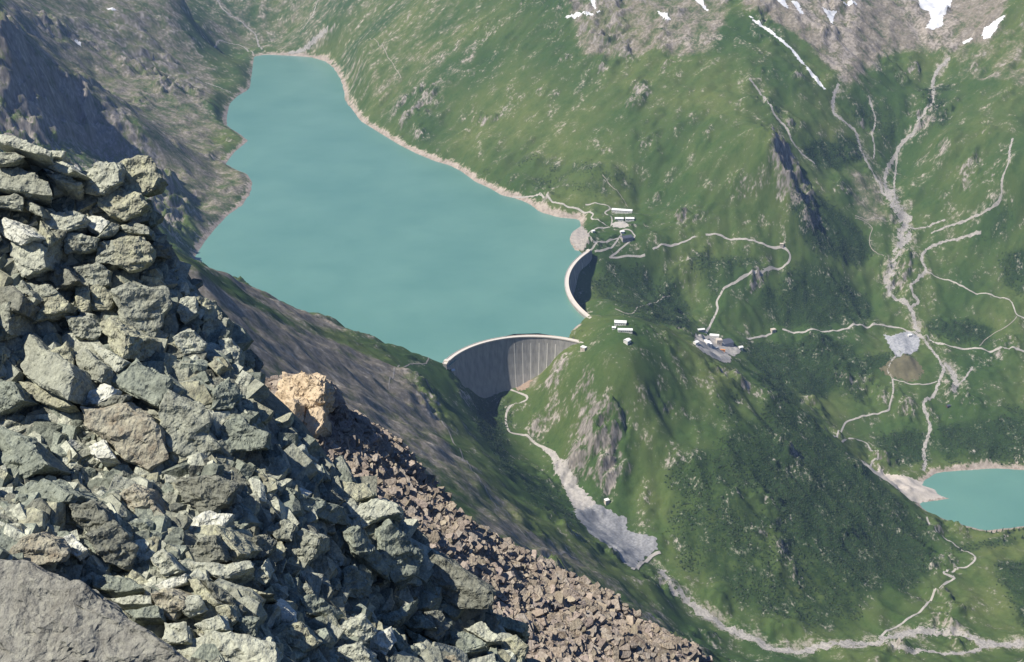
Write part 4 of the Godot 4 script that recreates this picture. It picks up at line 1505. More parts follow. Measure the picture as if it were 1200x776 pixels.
# ---------------------------------------------------------------- rock surfaces close to the eye
func rock_material(key: String, dark: Vector3, light: Vector3, lichen: Vector3, lichen_much: float, rust: float, sd: int, scale := 1.7) -> StandardMaterial3D:
	if mats.has(key): return mats[key]
	var w := 512
	var a := noise(sd, 0.012, 5).get_seamless_image(w, w).get_data()
	var b := noise(sd + 1, 0.05, 4).get_seamless_image(w, w).get_data()
	var c := noise(sd + 2, 0.17, 2).get_seamless_image(w, w).get_data()
	var d := noise(sd + 3, 0.016, 4, FastNoiseLite.TYPE_SIMPLEX_SMOOTH, FastNoiseLite.FRACTAL_RIDGED).get_seamless_image(w, w).get_data()
	var out := PackedByteArray()
	out.resize(w * w * 3)
	for k in w * w:
		var t := clampf(-0.42 + 0.85 * a[k] / 255.0 + 0.75 * b[k] / 255.0 + 0.7 * (c[k] / 255.0 - 0.4), 0.0, 1.0)
		var col := dark.lerp(light, t)
		var l := clampf((b[k] / 255.0 * 0.6 + a[k] / 255.0 * 0.55 - 0.72 + lichen_much * 0.3 + (c[k] / 255.0 - 0.5) * 0.3) * 5.0, 0.0, 1.0)
		col = col.lerp(lichen * (0.75 + 0.5 * c[k] / 255.0), l * minf(1.0, lichen_much * 1.6))
		var ru := clampf(((255 - a[k]) / 255.0 - 0.55 + (b[k] / 255.0 - 0.5) * 0.6) * 3.0, 0.0, 1.0) * rust
		col = col.lerp(Vector3(0.24, 0.14, 0.075), ru)
		if d[k] > 218: col *= 0.45      # hairline cracks
		out[k * 3] = to_srgb8(col.x)
		out[k * 3 + 1] = to_srgb8(col.y)
		out[k * 3 + 2] = to_srgb8(col.z)
	var m := mat(key, Color.WHITE, 0.92)
	m.albedo_texture = ImageTexture.create_from_image(Image.create_from_data(w, w, false, Image.FORMAT_RGB8, out))
	m.normal_enabled = true
	m.normal_texture = rock_bumps()
	m.normal_scale = 1.4
	m.uv1_triplanar = true
	m.uv1_world_triplanar = true
	m.uv1_scale = Vector3.ONE * scale
	return m

func to_srgb8(x: float) -> int:
	return clampi(int(255.0 * (12.92 * x if x < 0.0031308 else 1.055 * pow(x, 1.0 / 2.4) - 0.055)), 0, 255)

var bumps: NoiseTexture2D
func rock_bumps() -> NoiseTexture2D:
	if bumps == null:
		bumps = NoiseTexture2D.new()
		bumps.noise = noise(91, 0.02, 6)
		bumps.width = 512
		bumps.height = 512
		bumps.seamless = true
		bumps.as_normal_map = true
		bumps.bump_strength = 14.0
	return bumps

# a surface through points given as picture position and distance from the eye
class Local:
	var pts := PackedVector3Array()
	var w := PackedFloat64Array()
	var soft := 1.0
	var x0 := 0.0
	var z0 := 0.0
	var step := 1.0
	var nx := 0
	var nz := 0
	var h := PackedFloat32Array()
	func height(x: float, z: float) -> float:
		var u := clampf((x - x0) / step, 0.0, nx - 1.001)
		var v := clampf((z - z0) / step, 0.0, nz - 1.001)
		var i := int(u)
		var j := int(v)
		u -= i
		v -= j
		var k := j * nx + i
		if u + v < 1.0:
			return h[k] + (h[k + 1] - h[k]) * u + (h[k + nx] - h[k]) * v
		return h[k + nx + 1] + (h[k + nx] - h[k + nx + 1]) * (1.0 - u) + (h[k + 1] - h[k + nx + 1]) * (1.0 - v)

func local_surface(by_ray: Array, by_place: Array, soft: float, ease: float, x0: float, z0: float, x1: float, z1: float, step: float, shape: Callable) -> Local:
	var s := Local.new()
	s.soft = soft
	for p in by_ray: s.pts.append(EYE + ray(p[0], p[1]) * p[2])
	for p in by_place: s.pts.append(EYE + Vector3(p[0], p[1], p[2]))
	var q := s.pts.duplicate()
	for k in q.size(): q[k].y -= EYE.y
	s.w = fit(q, soft, ease)
	s.x0 = x0
	s.z0 = z0
	s.step = step
	s.nx = int((x1 - x0) / step) + 1
	s.nz = int((z1 - z0) / step) + 1
	s.h.resize(s.nx * s.nz)
	for j in s.nz:
		for i in s.nx:
			var x := x0 + i * step
			var z := z0 + j * step
			s.h[j * s.nx + i] = EYE.y + fitted(q, s.w, soft, x, z) + shape.call(x, z)
	return s

func local_mesh(s: Local) -> ArrayMesh:
	var v := PackedVector3Array()
	var n := PackedVector3Array()
	var idx := PackedInt32Array()
	for j in s.nz:
		for i in s.nx:
			var k := j * s.nx + i
			v.append(Vector3(s.x0 + i * s.step, s.h[k], s.z0 + j * s.step))
			var gx := s.h[k + 1 if i < s.nx - 1 else k] - s.h[k - 1 if i > 0 else k]
			var gz := s.h[k + s.nx if j < s.nz - 1 else k] - s.h[k - s.nx if j > 0 else k]
			n.append(Vector3(-gx, 2.0 * s.step, -gz).normalized())
	for j in s.nz - 1:
		for i in s.nx - 1:
			var k := j * s.nx + i
			idx.append_array([k, k + 1, k + s.nx, k + 1, k + s.nx + 1, k + s.nx])
	return mesh_of(v, idx, n)

func local_hit(s: Local, px: float, py: float, t0: float, t1: float, dt: float) -> float:
	var d := ray(px, py)
	var t := t0
	while t < t1:
		var p := EYE + d * t
		if p.y < s.height(p.x, p.z):
			return t - dt * 0.5
		t += dt
	return -1.0

func slab_basis(n: Vector3, turn: float) -> Basis:
	var u := n.cross(Vector3.UP if absf(n.y) < 0.95 else Vector3.RIGHT).normalized().rotated(n, turn)
	return Basis(u, n, u.cross(n))

var rib: Local
func scree_rib() -> void:
	var nb := noise(41, 1.0 / 9.0, 4, FastNoiseLite.TYPE_SIMPLEX_SMOOTH, FastNoiseLite.FRACTAL_RIDGED)
	var nf := noise(42, 1.0 / 2.2, 3)
	rib = local_surface([
		[300,470,50],[330,455,52],[365,452,52],[400,475,52],[440,512,52],[500,572,52],[560,632,52],[620,662,53],[700,702,53],[760,742,52],[820,778,51],[880,820,50],
		[300,520,45],[340,520,48],[380,500,50.2],[420,560,48],[460,540,50.2],[480,600,47.5],[520,650,46.5],[540,620,50],[560,700,45.5],[600,680,49],[620,740,46],[660,776,45],[680,720,49.5],[740,776,47.5],[640,820,42],[500,720,42],[420,640,42.5],[340,600,42.5]],
		[[-30,-34,-45],[-13,-33,-52],[-9,-35,-53],[-4,-38,-53],[1,-42,-52],[6,-46,-52],[11,-50,-50],[16,-54,-46],[-30,-70,-75],[-12,-60,-66],[0,-72,-68],[12,-85,-66],[24,-85,-55],[0,-110,-90],[30,-110,-80],[-25,-100,-95],[14,-44,-34],[22,-60,-36],[30,-70,-30],[-30,-30,-28],[0,-34,-30],[-10,-32,-30],[8,-38,-30]],
		1.5, 0.3, -34.0, -92.0, 34.0, -27.0, 0.7, func(x, z): return nb.get_noise_2d(x + z * 0.5, z - x * 0.3) * 0.9 + nf.get_noise_2d(x, z) * 0.35)
	var earth := rock_material("rib_rubble", Vector3(0.12, 0.10, 0.08), Vector3(0.31, 0.265, 0.215), Vector3(0.24, 0.22, 0.14), 0.15, 0.25, 300, 0.45)
	var root := thing("scree_rib", "brown rubble-covered rib running down behind the grey boulders", "rock ridge")
	part("rubble_bed", local_mesh(rib), earth, root)
	var kinds := [rock_material("rib_slab_brown", Vector3(0.15, 0.132, 0.112), Vector3(0.39, 0.347, 0.298), Vector3(0.30, 0.27, 0.18), 0.2, 0.15, 320, 0.9), rock_material("rib_slab_grey", Vector3(0.16, 0.147, 0.128), Vector3(0.42, 0.38, 0.333), Vector3(0.33, 0.31, 0.22), 0.25, 0.1, 340, 0.9)]
	var meshes := []
	for k in 7: meshes.append(stone(400 + k, Vector3(1, 0.3, 0.65), 7))
	var bufs := []
	for k in 7: bufs.append(PackedFloat32Array())
	var lie := Vector3(-0.05, 0.85, 0.4).normalized()
	var count := 0
	for k in 38000:
		var px := rng.randf_range(300, 860) if k < 30000 else rng.randf_range(-300, 300)
		var py := rng.randf_range(440, 790) if k < 30000 else rng.randf_range(440, 860)
		var t := local_hit(rib, px, py, 30.0, 60.0, 0.25)
		if t < 0: continue
		var p := EYE + ray(px, py) * t
		var size := 0.08 + 0.45 * pow(rng.randf(), 5.0)
		var n := (lie + Vector3(rng.randfn(), rng.randfn(), rng.randfn()) * 0.28).normalized()
		var b := slab_basis(n, rng.randf() * TAU).scaled_local(Vector3(size * rng.randf_range(0.9, 1.6), size * rng.randf_range(0.7, 1.3), size))
		if size > 0.27 and count < 290:
			count += 1
			var o := part("slab", meshes[k % 7], kinds[rng.randi() % 2], root)
			o.transform = Transform3D(b, p)
		else:
			var tone := rng.randf_range(0.7, 1.3)
			bufs[k % 7].append_array([b.x.x, b.y.x, b.z.x, p.x, b.x.y, b.y.y, b.z.y, p.y, b.x.z, b.y.z, b.z.z, p.z, tone, tone * rng.randf_range(0.95, 1.0), tone * rng.randf_range(0.88, 1.0), 1.0])
	var loose: StandardMaterial3D = kinds[0].duplicate()
	loose.resource_name = "rib_loose_stone"
	loose.vertex_color_use_as_albedo = true
	for k in 7:
		scatter("loose_stones", meshes[k], loose, bufs[k], root)
	# the tan block at the rib's upper end
	var tan_m := rock_material("tan_rock", Vector3(0.38, 0.30, 0.20), Vector3(0.61, 0.505, 0.36), Vector3(0.42, 0.36, 0.24), 0.1, 0.12, 360, 0.35)
	var z := [300.0, 420.0, 3.694]
	traced(z, [80,285,95,180,110,130,130,90,160,70,210,62,250,85,272,115,285,175,262,235,240,270,230,320,190,365,150,345,115,320], 48.5, Vector3(-0.45, 0.5, 0.75), 2.0, tan_m, 0.2, 0.13, "tan_boulder", "smooth tan boulder lit by the sun above the brown rib", "boulder", self, 11)
	traced(z, [225,250,275,215,300,235,285,290,250,330,205,380,180,365,215,310], 47.6, Vector3(-0.2, 0.7, 0.65), 1.6, tan_m, 0.14, 0.16, "boulder", "lower tan ledge running down from the tan boulder", "boulder", self, 15)
	traced(z, [100,240,135,180,170,200,160,290,130,330,95,310], 47.2, Vector3(-0.6, 0.35, 0.75), 1.2, tan_m, 0.12, 0.14, "boulder", "paler tan buttress on the left side of the tan boulder", "boulder", self, 16)
	traced(z, [255,95,300,85,330,120,360,150,380,190,330,205,285,190,270,140], 49.5, Vector3(0.2, 0.6, 0.7), 1.4, kinds[0], 0.12, 0.15, "boulder", "brown knobbly boulder touching the tan boulder's right side", "boulder", self, 12)
	traced(z, [430,245,470,250,500,290,480,300,440,275], 51.0, Vector3(0.2, 0.6, 0.7), 1.0, kinds[1], 0.1, 0.12, "boulder", "small knob on the rib crest right of the tan boulder", "boulder", self, 13)
	traced(z, [490,300,530,290,540,330,525,350,495,340], 52.5, Vector3(-0.2, 0.5, 0.8), 0.9, kinds[1], 0.1, 0.12, "boulder", "upright pale slabs on the brown rib's crest", "boulder", self, 14)

# A stone whose outline was read from the picture: it lies in a plane of its own through a point at distance t, and has a thickness.
func traced(zone: Array, flat: Array, t: float, n: Vector3, thick: float, m: Material, rough: float, edge: float, called: String, label: String, category: String, parent: Node, sd: int) -> MeshInstance3D:
	n = n.normalized()
	var px := PackedVector2Array()
	var mid := Vector2.ZERO
	for k in range(0, flat.size(), 2):
		var p := Vector2(zone[0] + flat[k] / zone[2], zone[1] + flat[k + 1] / zone[2])
		px.append(p)
		mid += p
	mid /= px.size()
	var c := EYE + ray(mid.x, mid.y) * t
	var ring: Array[Vector3] = []
	for p in px:
		var d := ray(p.x, p.y)
		var q := clampf((c - EYE).dot(n) / minf(d.dot(n), -0.05), t * 0.9, t * 1.1)
		ring.append(EYE + d * q - c)
	var size := 0.0
	for p in ring: size += p.length() / ring.size()
	var r := RandomNumberGenerator.new()
	r.seed = sd
	var faces: Array[PackedVector3Array] = []
	var front: Array[Vector3] = []
	var back: Array[Vector3] = []
	var sight := ray(mid.x, mid.y)
	var deep := (-n * 0.75 + sight * 0.5).normalized()
	for p in ring:
		front.append(p * r.randf_range(0.8, 0.95) + n * size * r.randf_range(0.03, 0.13))
		back.append(p * r.randf_range(0.7, 0.95) + deep * thick * r.randf_range(0.8, 1.2))
	var k1 := ring.size()
	for k in k1:
		var j := (k + 1) % k1
		faces.append(PackedVector3Array([ring[k], ring[j], front[j]]))
		faces.append(PackedVector3Array([ring[k], front[j], front[k]]))
		faces.append(PackedVector3Array([ring[j], ring[k], back[k]]))
		faces.append(PackedVector3Array([ring[j], back[k], back[j]]))
	var hub := n * size * r.randf_range(0.04, 0.16) + front[r.randi() % k1] * r.randf_range(0.0, 0.45)
	for k in k1: faces.append(PackedVector3Array([front[k], front[(k + 1) % k1], hub]))
	faces.append(PackedVector3Array(back))
	var o := part(called, rough_mesh(faces, rough, edge, sd), m, parent, c)
	if label: tag(o, label, category, "")
	return o

# ---------------------------------------------------------------- the heap of boulders in front
const A := [0.0, 150.0, 3.694]
const B := [0.0, 350.0, 3.694]
const C := [0.0, 560.0, 3.594]
const D := [300.0, 566.0, 3.694]
# [frame, material, facing, label (empty: one stone among many), outline]; facing: u up, f front, l left, r right, d lying
const STONES := [
	[A,"pale","l","smooth pale boulder, left half of the topmost overhanging pair",[330,205,420,160,490,148,515,180,512,230,440,290,385,285,345,240]],
	[A,"lichen","f","knobbly yellowish boulder jutting right at the top of the heap",[506,165,540,140,580,125,640,125,675,170,692,215,670,260,600,290,540,268,505,220]],
	[A,"lichen","f","lumpy block directly under the overhanging top boulders",[420,300,520,255,600,290,640,335,600,370,540,395,480,380,425,335]],
	[A,"dark","r","",[540,390,600,345,645,360,645,400,590,410]],
	[A,"grey","u","broad rounded slab at the left edge near the top",[-20,165,100,185,200,235,215,290,120,280,-20,255]],
	[A,"pale","u","flat topmost slab at the upper left edge",[-20,30,60,38,150,78,215,100,210,122,100,95,-20,62]],
	[A,"pale","u","pointed thin slab overhanging at the upper left skyline",[205,100,282,104,265,130,215,126]],
	[A,"pale","l","tilted slab leaning down to the right below the pointed slab",[195,140,260,134,325,185,270,200,215,172]],
	[A,"pale","u","",[200,200,270,195,350,240,330,252,240,228]],
	[A,"grey","f","",[-10,110,70,105,100,130,60,152,-10,158]],
	[A,"grey","f","",[-10,300,60,285,100,300,92,360,-10,342]],
	[A,"grey","l","",[95,300,170,340,182,385,120,352]],
	[A,"white","l","bright pale block lit at the left edge",[-10,405,30,395,120,450,142,472,90,502,-10,452]],
	[A,"pale","l","large sunlit plate facing left below the bright pale block",[55,460,120,478,182,510,192,600,100,640,48,560]],
	[A,"lichen","l","upright splinter of rock beside the sunlit plate",[160,512,178,405,222,470,205,560]],
	[A,"pale","u","wide flat slab in the middle of the upper heap",[192,380,300,358,372,380,362,410,290,440,200,432]],
	[A,"white","u","smaller bright wedge right of the wide flat slab",[360,385,402,378,472,405,432,456,380,422]],
	[A,"grey","f","rectangular block with a square front in the upper heap",[285,455,350,462,422,480,412,530,285,540]],
	[A,"grey","r","",[430,470,482,408,518,415,492,470]],
	[A,"grey","u","thin slab above the round knobbly boulder",[515,430,570,408,642,428,642,458,540,452]],
	[A,"dark","f","",[215,440,285,450,272,492,215,482]],
	[A,"lichen","f","round knobbly boulder on the right edge of the upper heap",[500,485,560,468,610,472,658,520,650,580,600,612,555,620,490,570]],
	[A,"grey","f","",[420,490,502,488,508,588,425,582]],
	[A,"dark","l","",[210,590,270,588,330,660,250,692,210,640]],
	[A,"grey","f","squarish boulder with yellow blotches in the middle heap",[325,610,420,588,472,620,468,682,350,682]],
	[A,"grey","l","",[78,680,102,670,152,740,132,780,90,722]],
	[A,"grey","u","",[100,682,220,680,242,712,180,742,120,718]],
	[A,"lichen","u","",[165,745,230,700,302,758,250,780,180,780]],
	[A,"lichen","f","",[325,690,380,680,388,790,340,790]],
	[A,"lichen","f","",[395,690,432,680,492,730,472,790,395,790]],
	[A,"dark","l","",[-10,690,60,690,102,730,80,790,-10,790]],
	[A,"dark","r","",[665,490,742,510,735,562,668,552]],
	[A,"grey","f","big cracked boulder bulging at the heap's right edge",[488,712,560,668,640,688,722,688,738,760,692,850,650,922,600,902,530,832]],
	[B,"pale","f","",[780,0,842,-5,852,60,800,112,772,60]],
	[B,"lichen","r","ragged yellowish pillar on the heap's right skyline",[848,-5,900,0,935,22,962,110,920,192,868,162,882,60]],
	[B,"pale","f","",[758,172,820,138,892,190,872,238,790,242]],
	[B,"pale","f","jagged pale flake left of the skyline's right tip",[948,182,990,174,1036,220,1032,312,975,272]],
	[B,"grey","r","jagged grey flake at the right tip of the skyline",[1040,200,1090,240,1108,328,1052,322,1036,262]],
	[B,"lichen","u","",[898,286,935,270,966,290,940,318]],
	[B,"lichen","u","slab tilted towards the sun below the left middle",[128,82,210,18,302,20,282,52,140,108]],
	[B,"grey","l","",[-10,42,40,18,36,152,-10,182]],
	[B,"grey","l","large rough block left of the heap's centre",[48,162,140,148,200,220,300,280,322,340,290,432,180,382,70,252]],
	[B,"lichen","f","",[215,240,290,188,332,322,300,302]],
	[B,"grey","f","",[280,75,380,80,442,130,420,182,330,162]],
	[B,"lichen","l","upright wedge with a lit left face in the heap's middle",[428,120,470,78,562,160,548,262,500,242,470,172]],
	[B,"pale","l","",[398,190,460,218,542,270,500,312,430,252]],
	[B,"grey","l","",[330,240,380,228,452,300,440,362,350,352]],
	[B,"slate","u","diamond-shaped dark plate in the heap's middle",[462,355,592,263,738,355,692,472,600,432]],
	[B,"white","u","whitest block of the heap above the rusty boulder",[338,442,440,368,492,385,482,422,410,462]],
	[B,"dark","f","",[350,452,410,462,490,422,545,422,520,472,400,484]],
	[B,"rust","f","largest boulder of the heap, rusty along its left edge",[348,470,450,480,540,448,600,480,692,560,718,690,640,742,540,692,440,592,370,542]],
	[B,"grey","f","big grey boulder right of the rusty one",[690,500,730,398,830,440,918,510,902,560,952,640,862,708,780,692,710,612]],
	[B,"slate","f","dark block with a bright top edge right of the big grey boulder",[955,562,1002,518,1152,580,1142,642,1000,658,958,602]],
	[B,"slate","r","",[938,380,990,348,1052,420,1000,482,920,472]],
	[B,"slate","l","dark slab cut by the left picture edge at mid height",[-20,350,60,370,97,440,-20,502]],
	[B,"lichen","u","long slab roofing the dark hollow on the left",[78,360,200,380,318,460,250,472,120,422]],
	[B,"slate","l","big dark greenish block at the left edge below the hollow",[-20,548,120,600,202,720,100,780,-20,765]],
	[B,"white","u","",[378,640,450,618,498,690,430,695]],
	[B,"grey","r","",[728,368,792,390,782,432,738,402]],
	[C,"gneiss","u","huge smooth foreground slab in the lower left corner",[-30,345,120,355,240,400,400,490,560,600,700,700,830,800,-30,830]],
	[C,"rust","f","orange lichened stone lying on the corner slab",[58,300,100,250,160,235,230,260,278,310,262,348,120,358,60,342]],
	[C,"white","u","small white stone beside the orange one",[262,262,300,243,362,300,322,332,270,302]],
	[C,"slate","l","long dark slab above the orange stone",[-10,72,130,20,182,8,302,70,292,102,120,168,60,172]],
	[C,"dark","f","",[295,120,400,98,462,190,380,242,320,182]],
	[C,"dark","r","dark leaning block right of the small white stone",[368,240,480,188,572,290,540,392,440,352]],
	[C,"rust","f","brownish stone above the lower hollow",[508,72,560,40,612,60,682,150,600,178,540,132]],
	[C,"white","u","bright flat slab standing out right of the lower hollow",[792,190,880,148,978,155,932,212,800,233]],
	[C,"pale","f","",[638,340,690,308,762,390,690,418]],
	[C,"pale","u","long beam-like slab lying across the lower heap",[748,352,950,370,1052,348,1062,380,960,422,800,402]],
	[C,"slate","u","greenish flat slab at the corner slab's upper edge",[392,415,540,424,592,465,490,482,400,462]],
	[C,"pale","u","",[472,516,632,498,632,532,520,534]],
	[C,"rust","f","",[638,490,722,485,782,520,732,602,680,572]],
	[C,"pale","f","",[780,510,842,508,872,560,800,592,768,550]],
	[C,"white","u","",[658,452,782,408,782,442,690,472]],
	[C,"lichen","l","mossy yellow-green wedge in the lower heap",[788,420,832,428,922,530,880,547,820,482]],
	[C,"dark","r","",[868,430,1082,580,1062,622,900,502]],
	[C,"lichen","u","",[938,470,1000,458,1142,490,1000,512]],
	[C,"pale","f","",[828,620,920,578,952,640,880,672]],
	[C,"slate","f","",[983,630,1010,598,1082,605,1072,672,990,662]],
	[C,"pale","u","wide pale slab at the bottom edge right of the corner slab",[738,710,900,658,1060,668,1160,700,1160,800,850,800]],
	[C,"lichen","f","",[918,550,962,543,992,600,960,642,920,602]],
	[C,"dark","f","",[778,332,860,248,902,240,952,350,850,354]],
	[C,"lichen","l","",[900,232,920,213,1012,320,980,352,940,302]],
	[C,"dark","f","broad dark boulder above the bright flat slab",[728,10,880,-5,982,30,962,112,870,158,780,92]],
	[C,"pale","u","",[690,612,780,620,792,692,700,694]],
	[C,"slate","u","",[528,562,670,543,682,592,560,588]],
	[D,"pale","f","",[-5,390,30,358,62,410,40,442,-5,432]],
	[D,"grey","f","",[53,202,120,158,168,180,152,248,90,242]],
	[D,"grey","f","cracked boulder left of the shaded hollow",[108,282,200,198,272,240,262,302,190,388,130,332]],
	[D,"lichen","u","pale flat edge where the heap meets the brown rib",[368,0,480,8,512,50,430,82,370,72]],
	[D,"pale","u","sunlit slab with a dark underside above the shaded hollow",[413,132,500,68,560,78,625,130,540,152,460,198,415,188]],
	[D,"slate","r","large oval plate in the shaded hollow",[545,205,580,168,645,225,702,290,714,330,692,402,600,418,540,342]],
	[D,"slate","r","",[408,212,440,188,562,350,572,422,430,302]],
	[D,"dark","r","",[-5,232,60,228,112,330,60,352,-5,322]],
	[D,"slate","r","greenish plate at the foot of the shaded hollow",[382,392,430,358,502,460,490,492,430,502,378,482]],
	[D,"slate","r","",[198,502,250,488,372,570,350,602,220,562]],
	[D,"slate","u","pointed plate on the floor of the shaded hollow",[488,592,600,558,692,508,660,562,560,642,500,622]],
	[D,"slate","u","",[618,602,720,568,782,630,680,628]],
	[D,"white","f","",[18,562,90,518,162,570,162,612,60,614]],
	[D,"lichen","f","lichen-spotted boulder at the bottom edge",[88,642,190,608,272,690,200,742,100,722]],
	[D,"pale","f","bright split boulder at the bottom edge beside the shade",[368,622,470,578,522,650,460,692,380,694]],
	[D,"white","f","",[498,672,570,638,594,690,560,742,468,722]],
	[D,"pale","f","",[328,722,450,698,502,760,490,800,330,800]],
	[D,"slate","r","",[598,682,700,720,762,780,650,790]],
	[D,"slate","u","",[648,632,740,680,782,742,700,724]],
	[D,"slate","u","dark plate right of the hollow near the bottom",[838,642,940,660,1002,700,900,734,838,692]],
	[D,"pale","u","",[903,632,980,608,1062,680,1000,684]],
	[D,"lichen","u","thin pale slab on the heap's lower right edge",[888,572,960,548,1165,610,1152,654,1000,604]],
	[D,"dark","f","smooth dark outcrop beside the brown rib",[698,392,730,320,762,288,850,350,950,420,1022,470,1002,542,880,544,760,482]],
	[D,"pale","u","",[-5,680,60,668,92,720,40,744,-5,732]],
	[D,"slate","r","long sloping face at the upper edge of the hollow",[138,20,220,58,370,108,402,182,320,172,200,112]],
	[D,"dark","r","",[738,562,800,558,832,620,790,692,738,652]],
	[D,"lichen","f","",[1058,692,1120,668,1172,710,1152,790,1060,790]],
	[D,"rust","u","",[758,762,850,748,900,790,770,800]],
	[D,"dark","f","",[260,60,330,30,372,75,352,100,290,100]],
]
const FACING := {"u": Vector3(-0.12, 0.85, 0.5), "f": Vector3(-0.05, 0.5, 0.85), "l": Vector3(-0.55, 0.6, 0.6), "r": Vector3(0.6, 0.5, 0.62)}
const OUTLINE := [-20,155,60,165,85,186,100,188,130,182,185,195,186,225,176,255,178,300,205,312,215,330,240,340,262,375,300,420,312,470,345,510,385,545,420,566,455,590,490,625,498,660,540,695,590,725,640,780,640,800,-20,800]

var heap: Local
func rock_heap() -> void:
	var nb := noise(51, 1.0 / 0.9, 3)
	heap = local_surface([
		[-100,160,9.6],[0,175,9.3],[80,200,9.25],[150,210,9.25],[180,240,9.2],[0,260,9.0],[100,280,9.0],[180,300,8.95],[0,350,8.6],[100,380,8.5],[200,340,8.8],[258,410,8.45],[283,470,8.1],[150,450,8.1],[220,480,7.95],[0,500,7.9],[100,540,7.6],[200,560,7.45],[280,540,7.65],[0,600,6.6],[100,620,6.8],[200,640,6.8],[0,660,6.1],[60,680,6.2],[100,720,6.3],[0,776,6.2],[150,776,6.3],[220,776,5.8],[220,700,6.3],[300,620,7.25],[312,532,7.9],[362,576,7.9],[440,595,8.15],[480,630,8.2],[340,640,7.5],[400,650,7.9],[450,680,8.0],[400,720,7.4],[300,700,6.8],[350,776,6.5],[450,776,7.2],[500,720,8.2],[560,720,8.5],[540,776,7.8],[620,776,8.4]],
		[[-6,-3.0,-8.5],[-8,-3.6,-6],[-7,-4.0,-3],[-3,-4.2,-2.2],[0,-4.6,-2],[-2.2,-7.5,-9.9],[-1.7,-8,-9.8],[3,-7.5,-4],[3,-11,-9],[2.5,-14,-12],[0.9,-11,-10],[0.3,-10,-9.6],[-0.6,-9.5,-10.2],[-1.4,-9,-10.4],[-2,-9,-10.8],[-4,-8,-12.5],[-7,-7,-12.5],[-9,-6,-12],[1.5,-7.5,-6],[1.2,-8.5,-8.3]],
		0.15, 0.03, -9.0, -12.4, 2.2, -1.6, 0.1, func(x, z): return nb.get_noise_2d(x, z) * 0.14 - 0.10)
	var look := {
		"grey": rock_material("grey_schist", Vector3(0.126, 0.136, 0.109), Vector3(0.373, 0.390, 0.320), Vector3(0.416, 0.440, 0.315), 0.2, 0.03, 500),
		"pale": rock_material("pale_schist", Vector3(0.186, 0.197, 0.163), Vector3(0.503, 0.525, 0.433), Vector3(0.503, 0.520, 0.369), 0.22, 0.03, 510),
		"white": rock_material("quartz_rich_rock", Vector3(0.328, 0.339, 0.292), Vector3(0.680, 0.695, 0.608), Vector3(0.526, 0.531, 0.390), 0.1, 0.03, 520),
		"lichen": rock_material("lichened_rock", Vector3(0.154, 0.158, 0.119), Vector3(0.427, 0.434, 0.336), Vector3(0.471, 0.476, 0.292), 0.38, 0.06, 530),
		"dark": rock_material("dark_schist", Vector3(0.081, 0.088, 0.071), Vector3(0.252, 0.260, 0.217), Vector3(0.285, 0.293, 0.207), 0.18, 0.04, 540),
		"slate": rock_material("greenish_slate", Vector3(0.093, 0.109, 0.092), Vector3(0.296, 0.328, 0.271), Vector3(0.328, 0.351, 0.249), 0.18, 0.02, 550),
		"rust": rock_material("rusty_rock", Vector3(0.165, 0.152, 0.115), Vector3(0.406, 0.402, 0.325), Vector3(0.416, 0.396, 0.249), 0.25, 0.28, 560),
		"gneiss": rock_material("grey_gneiss", Vector3(0.105, 0.105, 0.093), Vector3(0.277, 0.277, 0.245), Vector3(0.302, 0.305, 0.224), 0.18, 0.03, 570)}
	var root := thing("boulder_heap", "heap of grey angular boulders filling the lower left", "rock heap")
	part("rubble_bed", local_mesh(heap), look["dark"], root)
	var sd := 1000
	for s in STONES:
		sd += 1
		var flat: Array = s[4]
		var z: Array = s[0]
		var mid := Vector2.ZERO
		var wide := Rect2(Vector2(flat[0], flat[1]), Vector2.ZERO)
		for k in range(0, flat.size(), 2):
			mid += Vector2(flat[k], flat[k + 1]) / (flat.size() / 2)
			wide = wide.expand(Vector2(flat[k], flat[k + 1]))
		var t := local_hit(heap, z[0] + mid.x / z[2], z[1] + mid.y / z[2], 2.0, 14.0, 0.03)
		if t < 0: t = 9.2
		if s[1] == "gneiss": t = 5.8
		var size: float = wide.size.length() / z[2] / FOCAL * t
		t -= 0.14 + 0.16 * size
		var r := RandomNumberGenerator.new()
		r.seed = sd
		var n: Vector3 = FACING[s[2]] + Vector3(r.randfn(), r.randfn(), r.randfn()) * 0.12
		var named: bool = s[3] != ""
		traced(z, flat, t, n, 0.16 + 0.45 * size, look[s[1]], 0.009 + 0.018 * size, clampf(size * 0.05, 0.016, 0.035), "boulder" if named else "stone", s[3], "boulder" if named else "", self if named else root, sd)
	# smaller stones that fill the gaps
	var shapes := []
	for k in 10: shapes.append(stone(600 + k, Vector3(1, [0.22, 0.34, 0.45, 0.18, 0.3][k % 5], 0.7), 7, 0.02, 0.2))
	var outline := PackedVector2Array()
	for k in range(0, OUTLINE.size(), 2): outline.append(Vector2(OUTLINE[k], OUTLINE[k + 1]))
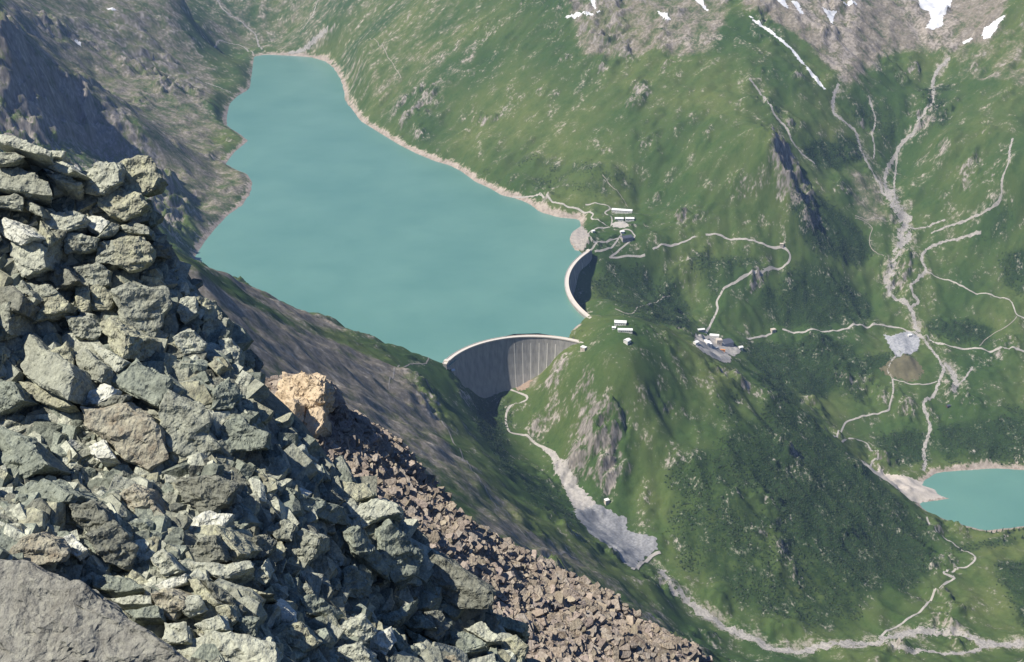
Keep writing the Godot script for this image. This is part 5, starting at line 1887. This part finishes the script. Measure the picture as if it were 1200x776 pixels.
	var slab := PackedVector2Array([Vector2(-30, 655), Vector2(33, 658), Vector2(67, 670), Vector2(111, 695), Vector2(156, 726), Vector2(195, 754), Vector2(230, 790), Vector2(-30, 800)])
	var keys := ["grey", "pale", "slate", "dark", "grey", "pale", "slate", "grey", "white", "lichen"]
	var bufs := []
	for k in 10: bufs.append(PackedFloat32Array())
	var singles := 0
	# the heap goes on to the left and below the picture
	var beyond := PackedVector2Array([Vector2(-620, 60), Vector2(-20, 150), Vector2(-20, 800), Vector2(640, 790), Vector2(700, 1100), Vector2(-620, 1100)])
	for k in 17500:
		var out := k >= 9500
		var px := rng.randf_range(-620, 700) if out else rng.randf_range(-20, 640)
		var py := rng.randf_range(60, 1100) if out else rng.randf_range(150, 790)
		if not Geometry2D.is_point_in_polygon(Vector2(px, py), beyond if out else outline): continue
		if Geometry2D.is_point_in_polygon(Vector2(px, py), slab): continue
		var t := local_hit(heap, px, py, 2.0, 13.0, 0.04)
		if t < 0: continue
		var big := singles < 290 and k % 16 == 0 and not out
		var size := (rng.randf_range(0.16, 0.34) if big else (0.07 + 0.4 * pow(rng.randf(), 2.4)) if out else 0.045 + 0.17 * pow(rng.randf(), 2.4)) * t / 8.5
		var p := EYE + ray(px, py) * (t + (0.07 if big else 0.02))
		var n := (Vector3(0.0, 0.8, 0.45) + Vector3(rng.randfn(), rng.randfn(), rng.randfn()) * 0.3).normalized()
		var b := slab_basis(n, rng.randf() * TAU).scaled_local(Vector3(size, size, size))
		var kind := rng.randi() % 10
		if big:
			singles += 1
			var o := part("stone", shapes[kind], look[keys[rng.randi() % 10]], root)
			o.transform = Transform3D(b, p)
		else:
			var tone := rng.randf_range(0.7, 1.25)
			bufs[kind].append_array([b.x.x, b.y.x, b.z.x, p.x, b.x.y, b.y.y, b.z.y, p.y, b.x.z, b.y.z, b.z.z, p.z, tone, tone, tone, 1.0])
	for k in 10:
		var m: StandardMaterial3D = look[["grey", "pale", "slate", "dark", "lichen"][k % 5]].duplicate()
		m.resource_name = "small_rubble_%d" % k
		m.vertex_color_use_as_albedo = true
		scatter("small_rubble", shapes[k], m, bufs[k], root)
